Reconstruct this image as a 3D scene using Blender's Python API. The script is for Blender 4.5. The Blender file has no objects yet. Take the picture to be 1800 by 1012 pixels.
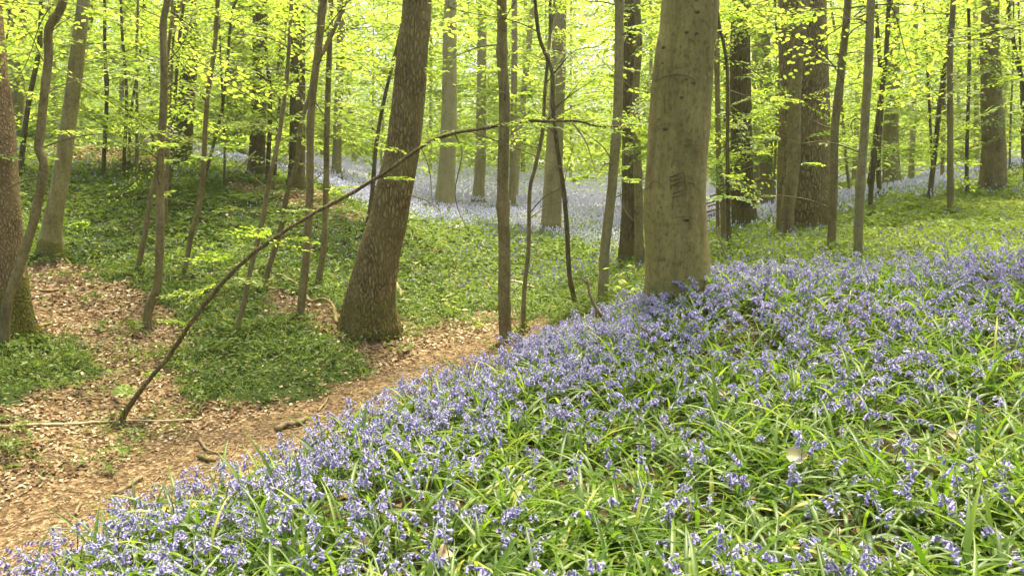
import bpy, math
import numpy as np
from mathutils import Vector, Matrix

rng = np.random.default_rng(11)
R = math.radians
C = bpy.context.scene.collection
SC = bpy.context.scene

# ------------------------------------------------------------------ camera, world, sun, exposure
EYE = 1.55                      # height of the lens above the world's zero level
FPX = 1360.0                    # focal length in photo pixels (photo 1800 x 1012)
TILT = math.atan(206 / FPX)     # camera looks slightly down
cam = bpy.data.cameras.new("camera")
cam.sensor_width = 36.0
cam.lens = 36.0 * FPX / 1800.0
cam.clip_start = 0.05
cam.clip_end = 1000
camo = bpy.data.objects.new("camera", cam)
C.objects.link(camo)
camo.location = (0, 0, EYE)
camo.rotation_euler = (math.pi / 2 - TILT, 0, 0)
SC.camera = camo

SUN_EL, SUN_AZ = 70.0, 20.0    # degrees; azimuth measured from +Y towards +X
world = bpy.data.worlds.new("World")
SC.world = world
world.use_nodes = True
wn = world.node_tree
sky = wn.nodes.new("ShaderNodeTexSky")
sky.sky_type = 'NISHITA'
sky.sun_disc = False
sky.sun_elevation = R(SUN_EL)
sky.sun_rotation = R(SUN_AZ)
sky.air_density = 0.5
sky.dust_density = 6.0
sky.ozone_density = 0.6
wn.links.new(sky.outputs[0], wn.nodes["Background"].inputs[0])
wn.nodes["Background"].inputs[1].default_value = 0.15
sun = bpy.data.lights.new("sun", 'SUN')
sun.energy = 2.6
sun.angle = R(14)
sun.color = (1.0, 0.885, 0.60)
suno = bpy.data.objects.new("sun", sun)
C.objects.link(suno)
sd = Vector((math.sin(R(SUN_AZ)) * math.cos(R(SUN_EL)), math.cos(R(SUN_AZ)) * math.cos(R(SUN_EL)), math.sin(R(SUN_EL))))
suno.rotation_euler = sd.to_track_quat('Z', 'Y').to_euler()
SC.view_settings.view_transform = 'Standard'
SC.view_settings.look = 'None'
SC.view_settings.exposure = 2.15
SC.view_settings.gamma = 1.0
SC.cycles.max_bounces = 10
SC.cycles.diffuse_bounces = 8
SC.cycles.glossy_bounces = 2
SC.cycles.transmission_bounces = 8
SC.cycles.use_denoising = True
SC.cycles.caustics_reflective = False
SC.cycles.caustics_refractive = False

# ------------------------------------------------------------------ pixel <-> world helpers (to place things where they stand)
ct, st = math.cos(TILT), math.sin(TILT)


def ray(px, py):
    cx, cy = (np.asarray(px, float) - 900) / FPX, (506 - np.asarray(py, float)) / FPX
    return np.stack([cx, ct + st * cy, -st + ct * cy], -1)


def at(px, py, Y):
    """world point on the ray of a photo pixel at world distance Y ahead"""
    d = ray(px, py)
    return d * (Y / d[..., 1])[..., None] + np.array([0, 0, EYE])


def proj(P):
    P = np.asarray(P, float)
    x, y, z = P[..., 0], P[..., 1], P[..., 2] - EYE
    f = y * ct - z * st
    u = y * st + z * ct
    f = np.where(f < 0.05, 0.05, f)
    return 900 + FPX * x / f, 506 - FPX * u / f


def inpoly(px, py, poly):
    inside = np.zeros(np.shape(px), bool)
    n = len(poly)
    for i in range(n):
        x0, y0 = poly[i]
        x1, y1 = poly[(i + 1) % n]
        if y0 == y1:
            continue
        c = ((y0 > py) != (y1 > py)) & (px < (x1 - x0) * (py - y0) / (y1 - y0) + x0)
        inside ^= c
    return inside


def vnoise(x, y, seed=0):
    """smooth value noise, -1..1"""
    x, y = np.asarray(x, float), np.asarray(y, float)
    xi, yi = np.floor(x).astype(np.int64), np.floor(y).astype(np.int64)
    fx, fy = x - xi, y - yi
    fx, fy = fx * fx * (3 - 2 * fx), fy * fy * (3 - 2 * fy)

    def h(a, b):
        n = (a * 374761393 + b * 668265263 + seed * 974711) & 0x7fffffff
        n = ((n ^ (n >> 13)) * 1274126177) & 0x7fffffff
        return ((n ^ (n >> 16)) & 0xffff) / 32767.5 - 1
    return (h(xi, yi) * (1 - fx) + h(xi + 1, yi) * fx) * (1 - fy) + (h(xi, yi + 1) * (1 - fx) + h(xi + 1, yi + 1) * fx) * fy


def fbm(x, y, seed=0, o=3):
    return sum(vnoise(x * 2 ** k, y * 2 ** k, seed + k) / 2 ** k for k in range(o)) / 1.5


# ------------------------------------------------------------------ terrain
CP = [  # photo pixel and distance of ground points
    (900, 1012, 2.75), (1800, 1012, 2.5), (0, 1120, 3.2), (1350, 1012, 2.65), (450, 1040, 3.0),
    (100, 1036, 3.5), (300, 938, 3.9), (500, 857, 4.4), (700, 760, 4.9), (900, 665, 6.0), (1050, 590, 7.2),
    (1350, 800, 3.8), (1350, 650, 5.2), (1250, 525, 7.0), (1700, 800, 3.6), (1700, 620, 5.2), (1700, 480, 7.6),
    (1000, 800, 4.2), (1500, 500, 7.6), (1500, 460, 9.0), (1800, 400, 11.5), (1800, 300, 20), (1800, 350, 15.5), (1640, 355, 15.5),
    (1570, 345, 17.5), (1480, 370, 16), (1413, 415, 13), (1311, 405, 15.5), (1250, 450, 10.5), (1126, 488, 12), (1102, 465, 14),
    (1057, 543, 9.5), (1015, 545, 10.2), (919, 582, 10.3), (890, 602, 9.9), (870, 545, 13.3), (830, 570, 12), (760, 610, 10.5),
    (600, 700, 8.5), (400, 780, 7.2), (150, 880, 6.1), (0, 950, 5.5), (300, 835, 6.5), (560, 745, 7.7), (720, 660, 9.3), (850, 610, 10.3),
    (207, 748, 7.8), (30, 600, 9.3), (20, 700, 7.7), (20, 800, 6.7), (257, 575, 10.5), (413, 589, 10.2), (527, 558, 11), (650, 585, 10.9),
    (90, 450, 13.5), (150, 360, 16.5), (324, 484, 12.6), (240, 481, 12.8), (180, 309, 19.5), (217, 312, 19.5), (230, 285, 21), (60, 270, 22),
    (300, 340, 17.5), (460, 508, 12.4), (450, 400, 16), (558, 501, 13), (600, 365, 18.5), (450, 322, 20), (530, 340, 19.5), (690, 400, 18),
    (300, 268, 26), (412, 280, 30), (600, 300, 34), (750, 330, 38), (780, 500, 15.5), (880, 525, 14.5), (940, 500, 16.5),
    (960, 440, 20.5), (850, 440, 20), (760, 430, 19), (968, 410, 25), (1060, 430, 20), (781, 365, 31), (840, 370, 32), (1020, 370, 32),
    (700, 305, 45), (900, 325, 45), (1080, 335, 45), (1300, 380, 28), (1350, 372, 30), (1569, 340, 22), (640, 283, 70), (900, 298, 80),
    (1200, 312, 80), (1500, 318, 60), (1800, 282, 32), (0, 240, 40), (200, 252, 45)]
_cp = np.array(CP, float)
_pts = at(_cp[:, 0], _cp[:, 1], _cp[:, 2])
_ex = np.array([(-2.1, 5.0, EYE - 2.15), (-.8, 6.6, EYE - 2.08), (-2.86, 4.15, EYE - 2.3), (0.0, 7.9, EYE - 1.98), (-3.2, 2.4, EYE - 2.3), (-5, 3.5, EYE - 2.62),
                (0, 0, 0.1), (2.5, 0, 0.35), (-2, 0.5, -0.35), (6, 1, 0.75), (8, 5, 0.95), (14, 10, 1.9), (22, 18, 3.2), (0, -8, 0.4), (12, -8, 1.6), (-12, -8, -0.5),
                (-9, 4.5, -0.75), (-14, 12, 0.6), (-25, 20, 3.0), (-40, 45, 4.5), (60, 45, 4.0), (45, 75, 2.5), (-50, 90, 5), (60, 120, 4), (0, 120, 3.2), (-60, 130, 6), (-40, 5, 3), (40, 5, 5)])
_pts = np.vstack([_pts, _ex])
_S = 10.0


def _phi(d2):
    return 0.5 * d2 * np.log(d2 + 1e-12)


def _fit(P, z, lam=0.0006):
    A = P / _S
    n = len(A)
    K = _phi(((A[:, None] - A[None]) ** 2).sum(-1)) + lam * np.eye(n)
    Q = np.hstack([np.ones((n, 1)), A])
    M = np.block([[K, Q], [Q.T, np.zeros((3, 3))]])
    return np.linalg.solve(M, np.concatenate([z, np.zeros(3)])), A


_w, _A = _fit(_pts[:, :2], _pts[:, 2])


def H(x, y, bumps=True):
    x, y = np.broadcast_arrays(np.asarray(x, float), np.asarray(y, float))
    sh = x.shape
    xf, yf = x.ravel(), y.ravel()
    out = np.empty(len(xf))
    for i in range(0, len(xf), 20000):
        q = np.stack([xf[i:i + 20000], yf[i:i + 20000]], 1) / _S
        d2 = ((q[:, None] - _A[None]) ** 2).sum(-1)
        out[i:i + 20000] = _phi(d2) @ _w[:-3] + _w[-3] + q @ _w[-2:]
    if bumps:
        out = out + 0.035 * fbm(xf * 1.1, yf * 1.1, 5) + 0.015 * vnoise(xf * 4, yf * 4, 9)
    return out.reshape(sh)


_T = np.concatenate([np.linspace(1.5, 20, 900), np.geomspace(20.05, 140, 500)])


def ground(px, py):
    """first ground point seen through a photo pixel"""
    d = ray(px, py)
    P = d[None] * (_T / d[1])[:, None] + np.array([0, 0, EYE])
    h = H(P[:, 0], P[:, 1])
    k = np.nonzero(P[:, 2] < h)[0]
    i = k[0] if len(k) else len(_T) - 1
    return np.array([P[i, 0], P[i, 1], h[i]])


def edge_s(x, y):
    """signed distance beyond the brow of the near bank (positive on the path side)"""
    return -.8 * (x + 1.28) + .6 * (y - 4.36)


# zone outlines on the ground, read off the photo
LITTER = [[(-900, 1400), (-900, 700), (0, 715), (30, 690), (140, 690), (200, 640), (130, 600), (60, 590), (-300, 600), (-300, 480), (60, 465), (110, 455), (260, 515), (310, 560), (340, 600), (300, 640),
           (330, 690), (450, 725), (560, 695), (660, 655), (640, 610), (560, 575), (450, 540), (460, 500), (600, 545), (690, 557), (790, 562), (850, 545), (905, 535), (920, 575), (1000, 555), (1060, 545), (1100, 560), (1100, 1400)],
          [(40, 250), (150, 255), (310, 275), (290, 296), (120, 288)], [(380, 318), (560, 335), (650, 385), (600, 380), (480, 350), (380, 335)], [(1535, 405), (1600, 402), (1610, 418), (1560, 422)]]
LILAC = [[(340, 240), (640, 255), (1130, 240), (1110, 450), (1010, 432), (900, 405), (790, 398), (700, 385), (625, 362), (560, 325), (450, 300), (340, 285)],
         [(1230, 300), (1480, 345), (1600, 322), (1700, 288), (2000, 220), (2000, 285), (1800, 304), (1700, 336), (1640, 354), (1560, 362), (1480, 385), (1400, 400), (1230, 420)]]


def zones(x, y, z):
    px, py = proj(np.stack([x, y, z], -1))
    n = fbm(x * 1.3, y * 1.3, 3)
    n2 = fbm(x * 1.3 + 40, y * 1.3, 4)
    n3, n4 = fbm(x * 4.5, y * 4.5, 13), fbm(x * 4.5 + 9, y * 4.5, 14)
    px2, py2 = px + (n + .8 * n3) * 400 / np.maximum(y, 3), py + (n2 + .8 * n4) * 150 / np.maximum(y, 3)
    near = (edge_s(x, y) < 0.3 + 0.25 * n) & (y < 7.65 + 0.6 * n2) & (y < 8.1)
    lit = np.zeros(np.shape(x), bool)
    for p in LITTER:
        lit |= inpoly(px2, py2, p)
    lil = np.zeros(np.shape(x), bool)
    for p in LILAC:
        lil |= inpoly(px2, py2, p)
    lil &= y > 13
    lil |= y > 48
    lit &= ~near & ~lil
    lil &= ~near
    return near, lit, lil


# ------------------------------------------------------------------ mesh helpers
def mk(name, V, faces, mats, parent=None, tone=None, midx=None, smooth=True, loc=None, extra=None):
    """link ONE mesh object. faces: list of (m,k) integer arrays"""
    V = np.asarray(V, np.float32)
    me = bpy.data.meshes.new(name)
    me.vertices.add(len(V))
    me.vertices.foreach_set("co", V.ravel())
    faces = [np.asarray(f, np.int32) for f in faces if len(f)]
    loops = np.concatenate([f.ravel() for f in faces])
    sizes = np.concatenate([np.full(len(f), f.shape[1], np.int32) for f in faces])
    starts = np.concatenate([[0], np.cumsum(sizes)[:-1]]).astype(np.int32)
    me.loops.add(len(loops))
    me.loops.foreach_set("vertex_index", loops)
    me.polygons.add(len(sizes))
    me.polygons.foreach_set("loop_start", starts)
    me.polygons.foreach_set("loop_total", sizes)
    me.polygons.foreach_set("use_smooth", np.full(len(sizes), smooth))
    for m in (mats if isinstance(mats, (list, tuple)) else [mats]):
        me.materials.append(m)
    if midx is not None:
        me.polygons.foreach_set("material_index", np.asarray(midx, np.int32))
    for nm, arr in ([("tone", tone)] if tone is not None else []) + list((extra or {}).items()):
        a = me.attributes.new(nm, 'FLOAT', 'POINT')
        a.data.foreach_set("value", np.asarray(arr, np.float32))
    me.update(calc_edges=True)
    o = bpy.data.objects.new(name, me)
    C.objects.link(o)
    if parent is not None:
        o.parent = parent
    if loc is not None:
        o.location = loc
    return o


def tag(o, label=None, cat=None, group=None, kind=None):
    for k, v in (("label", label), ("category", cat), ("group", group), ("kind", kind)):
        if v:
            o[k] = v
    return o


def thing(name, label, cat, loc, group=None):
    o = bpy.data.objects.new(name, None)
    o.empty_display_size = 0.1
    C.objects.link(o)
    o.location = loc
    return tag(o, label, cat, group)


def merge(parts):
    """[(V, [faces...])] -> V, [faces]"""
    Vs, Fs, n = [], [], 0
    for V, fs in parts:
        Vs.append(V)
        for f in fs:
            Fs.append(np.asarray(f) + n)
        n += len(V)
    return np.vstack(Vs), Fs


def spline(P, step=0.12, closed=False):
    P = np.asarray(P, float)
    if len(P) == 2:
        P = np.array([P[0], (P[0] * 2 + P[1]) / 3, (P[0] + P[1] * 2) / 3, P[1]])
    Q = np.vstack([2 * P[0] - P[1], P, 2 * P[-1] - P[-2]])
    out = []
    for i in range(1, len(Q) - 2):
        n = max(2, int(np.linalg.norm(Q[i + 1] - Q[i]) / step))
        t = np.linspace(0, 1, n, endpoint=False)[:, None]
        a, b, c, d = Q[i - 1], Q[i], Q[i + 1], Q[i + 2]
        out.append(0.5 * (2 * b + (c - a) * t + (2 * a - 5 * b + 4 * c - d) * t ** 2 + (3 * b - a - 3 * c + d) * t ** 3))
    out.append(P[-1][None])
    return np.vstack(out)


def tube(P, rad, seg=10, rough=0.0, seed=0, flare=None, cap=True):
    """tapered tube round a polyline; flare = (amount, height, lobes, lobe amount)"""
    P = np.asarray(P, float)
    n = len(P)
    rad = np.broadcast_to(np.asarray(rad, float), (n,))
    T = np.gradient(P, axis=0)
    T /= np.linalg.norm(T, axis=1)[:, None] + 1e-9
    ref = np.array([0, 1, 0]) if abs(T[0, 1]) < 0.8 else np.array([1., 0, 0])
    U = np.cross(ref, T)
    U /= np.linalg.norm(U, axis=1)[:, None] + 1e-9
    W = np.cross(T, U)
    a = np.linspace(0, 2 * np.pi, seg, endpoint=False)
    hgt = np.concatenate([[0], np.cumsum(np.linalg.norm(np.diff(P, axis=0), axis=1))])
    rr = np.repeat(rad[:, None], seg, 1).copy()
    if rough:
        A, Hh = np.meshgrid(a, hgt)
        k = 2.2
        rr *= 1 + rough * fbm(np.cos(A) * k + 30 + seed * 7, np.sin(A) * k + Hh * 1.3 / max(rad.mean() * 4, .2), seed)
    if flare:
        fa, fh, nl, la = flare
        e = np.exp(-hgt / fh)[:, None]
        ph = seed * 1.7
        lob = np.maximum(0, np.cos(nl * a + ph) * .7 + .5 * np.cos((nl - 2) * a + 2 * ph))[None]
        rr *= 1 + fa * e + la * e ** 1.3 * lob
    V = P[:, None] + rr[..., None] * (np.cos(a)[None, :, None] * U[:, None] + np.sin(a)[None, :, None] * W[:, None])
    i = np.arange(n - 1)[:, None] * seg
    j = np.arange(seg)[None]
    j2 = (j + 1) % seg
    F = np.stack([i + j, i + j2, i + seg + j2, i + seg + j], -1).reshape(-1, 4)
    V = V.reshape(-1, 3)
    fs = [F]
    if cap:
        c = len(V)
        V = np.vstack([V, P[-1] + T[-1] * rad[-1] * .4, P[0] - T[0] * rad[0] * .3])
        jj = np.arange(seg)
        b = (n - 1) * seg
        fs.append(np.stack([b + jj, b + (jj + 1) % seg, np.full(seg, c)], -1))
        fs.append(np.stack([(jj + 1) % seg, jj, np.full(seg, c + 1)], -1))
    return V, fs


# ------------------------------------------------------------------ materials
class NT:
    def __init__(s, name):
        s.m = bpy.data.materials.new(name)
        s.m.use_nodes = True
        s.t = s.m.node_tree
        s.t.nodes.clear()
        s.out = s.n("ShaderNodeOutputMaterial")

    def n(s, typ, ins=None, **props):
        o = s.t.nodes.new(typ)
        for k, v in props.items():
            setattr(o, k, v)
        for k, v in (ins or {}).items():
            s.set(o.inputs[k], v)
        return o

    def set(s, sock, v):
        if isinstance(v, bpy.types.NodeSocket):
            s.t.links.new(v, sock)
        elif hasattr(v, "outputs"):
            s.t.links.new(v.outputs[0], sock)
        else:
            sock.default_value = v

    def attr(s, name):
        return s.n("ShaderNodeAttribute", attribute_name=name).outputs["Fac"]

    def ramp(s, fac, stops):
        r = s.n("ShaderNodeValToRGB", {"Fac": fac})
        e = r.color_ramp.elements
        while len(e) < len(stops):
            e.new(0.5)
        for i, (p, c) in enumerate(stops):
            e[i].position = p
            e[i].color = (*c, 1)
        return r.outputs[0]

    def noise(s, vec, scale, detail=4, rough=.55):
        i = {"Scale": scale, "Detail": detail, "Roughness": rough}
        if vec is not None:
            i["Vector"] = vec
        return s.n("ShaderNodeTexNoise", i).outputs[0]

    def mixc(s, f, a, b, mode='MIX'):
        o = s.n("ShaderNodeMix", data_type='RGBA', blend_type=mode)
        s.set(o.inputs[0], f)
        s.set(o.inputs[6], a if not isinstance(a, tuple) else (*a, 1))
        s.set(o.inputs[7], b if not isinstance(b, tuple) else (*b, 1))
        return o.outputs[2]

    def math(s, op, a, b=0.0, clamp=False):
        o = s.n("ShaderNodeMath", operation=op, use_clamp=clamp)
        s.set(o.inputs[0], a)
        s.set(o.inputs[1], b)
        return o.outputs[0]

    def shader(s, sh):
        s.set(s.out.inputs["Surface"], sh)
        return s.m


def leaf_mat(name, diff, trans, mixt=.5, gloss=.05, grough=.45):
    """thin leaf: diffuse + translucent + a little sheen; colour varies leaf by leaf (attribute tone)"""
    t = NT(name)
    f = t.attr("tone")
    d = t.n("ShaderNodeBsdfDiffuse", {"Color": t.ramp(f, diff)})
    tr = t.n("ShaderNodeBsdfTranslucent", {"Color": t.ramp(f, trans)})
    m = t.n("ShaderNodeMixShader", {0: mixt, 1: d.outputs[0], 2: tr.outputs[0]})
    if gloss:
        g = t.n("ShaderNodeBsdfGlossy", {"Color": (1, 1, 1, 1), "Roughness": grough})
        m = t.n("ShaderNodeMixShader", {0: gloss, 1: m.outputs[0], 2: g.outputs[0]})
    return t.shader(m.outputs[0])


M = {}
M['beech_leaf'] = leaf_mat('fresh_beech_leaf', [(0, (.08, .14, .008)), (.5, (.13, .20, .012)), (1, (.20, .27, .02))],
                           [(0, (.22, .36, .03)), (.5, (.36, .50, .05)), (1, (.53, .63, .09))], .55, .025)
M['far_leaf'] = leaf_mat('distant_beech_leaf', [(0, (.09, .14, .008)), (.5, (.14, .20, .014)), (1, (.20, .26, .025))],
                         [(0, (.24, .38, .035)), (.5, (.37, .51, .06)), (1, (.54, .64, .11))], .55, 0)
M['strap'] = leaf_mat('bluebell_strap_leaf', [(0, (.028, .065, .004)), (.5, (.075, .14, .007)), (.93, (.15, .22, .012)), (1, (.28, .30, .04))],
                      [(0, (.09, .19, .01)), (.5, (.18, .33, .015)), (1, (.36, .48, .05))], .42, .022, .42)
M['herb'] = leaf_mat('woodland_herb_leaf', [(0, (.05, .088, .012)), (.5, (.11, .165, .022)), (1, (.20, .255, .035))],
                     [(0, (.09, .16, .012)), (.5, (.16, .25, .02)), (1, (.27, .35, .04))], .38, .015)
M['litter'] = leaf_mat('dead_beech_leaf', [(0, (.075, .045, .02)), (.35, (.185, .125, .06)), (.7, (.315, .235, .125)), (1, (.56, .46, .30))],
                       [(0, (.10, .05, .02)), (1, (.4, .25, .12))], .12, .015)
M['petal'] = leaf_mat('bluebell_petal', [(0, (.18, .16, .32)), (.5, (.32, .295, .50)), (1, (.48, .455, .68))],
                      [(0, (.27, .21, .46)), (1, (.52, .46, .74))], .3, .008)
M['far_petal'] = leaf_mat('sunlit_bluebell_petal', [(0, (.56, .55, .66)), (.5, (.67, .66, .77)), (1, (.75, .74, .84))],
                          [(0, (.35, .35, .6)), (1, (.5, .5, .75))], .3, 0)  # paler copy of the petal: far sunlight and overexposure put into the colour
M['white_petal'] = leaf_mat('anemone_petal', [(0, (.75, .74, .72)), (1, (.85, .85, .82))], [(0, (.7, .7, .65)), (1, (.8, .8, .75))], .3, .02)
M['stem'] = leaf_mat('bluebell_stem', [(0, (.05, .09, .02)), (1, (.13, .2, .04))], [(0, (.05, .1, .01)), (1, (.1, .2, .02))], .15, .06)


def bark(name, dark, mid, light, scale=(9, 9, 1.6), bump=.6, dist=.02, moss=0.0, moss_h=.6, rings=0.0, lich=None, furrow=False):
    dark, mid, light = (tuple(c * k for c, k in zip(col, (.98, 1.0, .72))) for col in (dark, mid, light))
    t = NT(name)
    tc = t.n("ShaderNodeTexCoord").outputs["Object"]
    inf = t.n("ShaderNodeObjectInfo").outputs["Random"]
    off = t.n("ShaderNodeCombineXYZ", {0: t.math('MULTIPLY', inf, 37.0), 1: t.math('MULTIPLY', inf, 71.0), 2: 0.0})
    v = t.n("ShaderNodeVectorMath", operation='ADD')
    t.set(v.inputs[0], tc)
    t.set(v.inputs[1], off.outputs[0])
    mp = t.n("ShaderNodeMapping", {"Vector": v.outputs[0]})
    mp.inputs["Scale"].default_value = scale
    n1 = t.noise(mp.outputs[0], 1.0, 6, .62)
    n2 = t.noise(v.outputs[0], 2.3, 5, .6)
    wv = t.n("ShaderNodeVectorMath", operation='MULTIPLY_ADD')
    t.set(wv.inputs[0], t.n("ShaderNodeTexNoise", {"Vector": mp.outputs[0], "Scale": 1.3, "Detail": 3}).outputs["Color"])
    wv.inputs[1].default_value = (.9, .9, .9)
    t.set(wv.inputs[2], mp.outputs[0])
    vo = t.n("ShaderNodeTexVoronoi", {"Vector": wv.outputs[0], "Scale": 2.2}, feature='DISTANCE_TO_EDGE').outputs["Distance"]
    fur = t.math('MULTIPLY', vo, 3.6, True)
    fk = .62 if furrow else .06
    hgt = t.math('ADD', t.math('MULTIPLY', n1, 1.0 - fk), t.math('MULTIPLY', fur, fk))
    col = t.ramp(hgt, [(.22, dark), (.48, mid), (.75, light)] if furrow else [(.28, dark), (.5, mid), (.78, light)])  # crease shade put into the colour: low bark dark, ridges light
    col = t.mixc(t.ramp(n2, [(.40, (0, 0, 0)), (.66, (.65, .65, .65))]), col, lich or light)
    if rings:
        mr = t.n("ShaderNodeMapping", {"Vector": v.outputs[0]})
        mr.inputs["Scale"].default_value = (1.2, 1.2, 9)
        nr = t.noise(mr.outputs[0], 1.5, 5, .7)
        col = t.mixc(t.ramp(nr, [(.56, (0, 0, 0)), (.72, (rings,) * 3)]), col, dark)
        mf = t.n("ShaderNodeMapping", {"Vector": v.outputs[0]})
        mf.inputs["Scale"].default_value = (38, 38, 20)
        fine = t.noise(mf.outputs[0], 1.0, 4, .65)
        col = t.mixc(t.ramp(fine, [(.50, (0, 0, 0)), (.66, (.75, .75, .75))]), col, dark)
        spk = t.noise(v.outputs[0], 17, 4, .7)
        col = t.mixc(t.ramp(spk, [(.55, (0, 0, 0)), (.68, (.6, .6, .6))]), col, light)
        vst = t.n("ShaderNodeMapping", {"Vector": v.outputs[0]})
        vst.inputs["Scale"].default_value = (14, 14, .9)
        strk = t.noise(vst.outputs[0], 1.0, 4, .6)
        col = t.mixc(t.ramp(strk, [(.5, (0, 0, 0)), (.7, (.5, .5, .5))]), col, dark)
        hgt = t.math('ADD', hgt, t.math('MULTIPLY', fine, .25))
    if moss:
        z = t.n("ShaderNodeSeparateXYZ", {0: tc}).outputs[2]
        k = t.math('SUBTRACT', t.math('ADD', 1.0, t.math('MULTIPLY', n2, 1.6)), t.math('DIVIDE', z, moss_h))
        k = t.ramp(k, [(.75, (0, 0, 0)), (1.0, (moss,) * 3)])
        mg = t.ramp(t.noise(v.outputs[0], 30, 3), [(.3, (.045, .048, .006)), (.7, (.16, .15, .018))])
        col = t.mixc(k, col, mg)
    b = t.n("ShaderNodeBump", {"Strength": bump, "Distance": dist, "Height": hgt})
    p = t.n("ShaderNodeBsdfPrincipled", {"Base Color": col, "Roughness": .85, "Normal": b.outputs[0]})
    p.inputs["Specular IOR Level"].default_value = .2
    return t.shader(p.outputs[0])


M['oak'] = bark('furrowed_oak_bark', (.085, .062, .028), (.175, .132, .064), (.26, .20, .10), (12, 12, 3.2), 1.0, .04, .6, .6, furrow=True)
M['oak_flaky'] = bark('flaky_mossy_bark', (.09, .062, .034), (.17, .12, .07), (.26, .19, .12), (15, 15, 7), .9, .025, 1.0, .75, furrow=True)
M['beech'] = bark('smooth_beech_bark', (.09, .068, .026), (.215, .172, .072), (.30, .25, .11), (5, 5, 1.6), .5, .015, .0, .5, .5, (.19, .18, .05))
M['beech_moss'] = bark('mossy_footed_beech_bark', (.10, .085, .038), (.21, .175, .085), (.29, .25, .13), (6, 6, 2), .35, .012, .9, .28, .5)
M['sapling'] = bark('dark_sapling_bark', (.075, .06, .028), (.165, .132, .066), (.26, .215, .115), (8, 8, 3), .4, .01, .0, .5, .6)
M['dark'] = bark('dark_furrowed_bark', (.04, .031, .015), (.085, .067, .033), (.14, .11, .054), (13, 13, 2.5), .6, .02, .4, .5, furrow=True)  # evenly darker furrowed bark
M['grey'] = bark('grey_beech_bark', (.12, .10, .052), (.21, .18, .10), (.29, .25, .15), (5, 5, 2), .3, .012, .25, .3, .6)
M['pale'] = bark('haze_paled_bark', (.17, .145, .085), (.26, .225, .135), (.34, .30, .19), (5, 5, 2), .3, .012, 0, .3, .5)  # haze and glare on far trunks put into the bark colour as paleness
M['deadwood'] = bark('dead_branch_bark', (.07, .05, .035), (.16, .12, .08), (.28, .22, .16), (14, 14, 14), .5, .01)
M['palewood'] = bark('bleached_dead_wood', (.24, .19, .13), (.40, .33, .24), (.55, .47, .36), (14, 14, 14), .4, .01)
M['twig'] = bark('leafy_twig_bark', (.05, .04, .022), (.09, .075, .04), (.14, .12, .07), (20, 20, 20), .2, .005)
M['scar'] = bark('dark_bark_scar', (.03, .024, .014), (.055, .044, .022), (.085, .07, .035), (20, 20, 20), .4, .01)
M['scar_lip'] = bark('raised_bark_lip', (.06, .05, .028), (.10, .085, .045), (.15, .13, .07), (20, 20, 20), .4, .01)


def ground_mat():
    t = NT('forest_floor')
    tc = t.n("ShaderNodeTexCoord").outputs["Object"]
    n1 = t.noise(tc, 3.0, 6, .65)
    n2 = t.noise(tc, 26.0, 5, .7)
    vo = t.n("ShaderNodeTexVoronoi", {"Vector": tc, "Scale": 28.0})
    sp = t.n("ShaderNodeSeparateColor", {0: vo.outputs["Color"]}).outputs[0]
    litter = t.ramp(sp, [(0, (.055, .034, .016)), (.4, (.115, .075, .036)), (.75, (.18, .125, .062)), (1, (.28, .205, .115))])
    soil = t.ramp(n2, [(.3, (.025, .018, .009)), (.7, (.07, .048, .022))])
    green = t.ramp(n2, [(.3, (.018, .032, .007)), (.7, (.05, .075, .014))])
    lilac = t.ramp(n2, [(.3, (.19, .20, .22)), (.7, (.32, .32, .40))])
    col = t.mixc(t.attr("litter"), green, litter)
    col = t.mixc(t.attr("near"), col, soil)
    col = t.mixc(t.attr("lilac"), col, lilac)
    b = t.n("ShaderNodeBump", {"Strength": .7, "Distance": .03, "Height": t.math('ADD', n2, vo.outputs["Distance"])})
    p = t.n("ShaderNodeBsdfPrincipled", {"Base Color": col, "Roughness": .95, "Normal": b.outputs[0]})
    p.inputs["Specular IOR Level"].default_value = .1
    return t.shader(p.outputs[0])


M['ground'] = ground_mat()

# ------------------------------------------------------------------ ground sheet
ys = np.concatenate([np.linspace(-8, 2, 26)[:-1], np.linspace(2, 24, 230)[:-1], np.geomspace(24, 135, 90)])
us = np.sinh(np.linspace(-2.2, 2.2, 250)) / np.sinh(2.2)
hw = np.clip(14 + 0.75 * ys, 14, 90)
gx = us[None] * hw[:, None]
gy = np.repeat(ys[:, None], len(us), 1)
gz = H(gx, gy)
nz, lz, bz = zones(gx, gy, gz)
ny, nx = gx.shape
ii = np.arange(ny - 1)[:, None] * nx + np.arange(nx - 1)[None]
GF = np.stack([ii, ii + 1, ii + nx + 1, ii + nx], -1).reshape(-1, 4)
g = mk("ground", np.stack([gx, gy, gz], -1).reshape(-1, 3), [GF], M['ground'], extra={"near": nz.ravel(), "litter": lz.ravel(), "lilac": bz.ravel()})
tag(g, "undulating forest floor of soil, leaf litter and green cover", None, None, "structure")

# ------------------------------------------------------------------ leafy sprays (one flat fan of twigs and leaves), collected into crowns
LEAF6 = np.array([(0, 0, 0), (.28, .27, .05), (.68, .26, .05), (1, 0, -.04), (.68, -.26, .05), (.28, -.27, .05)])
LEAF4 = np.array([(0, 0, 0), (.45, .30, .06), (1, 0, -.03), (.45, -.30, .06)])


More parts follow.
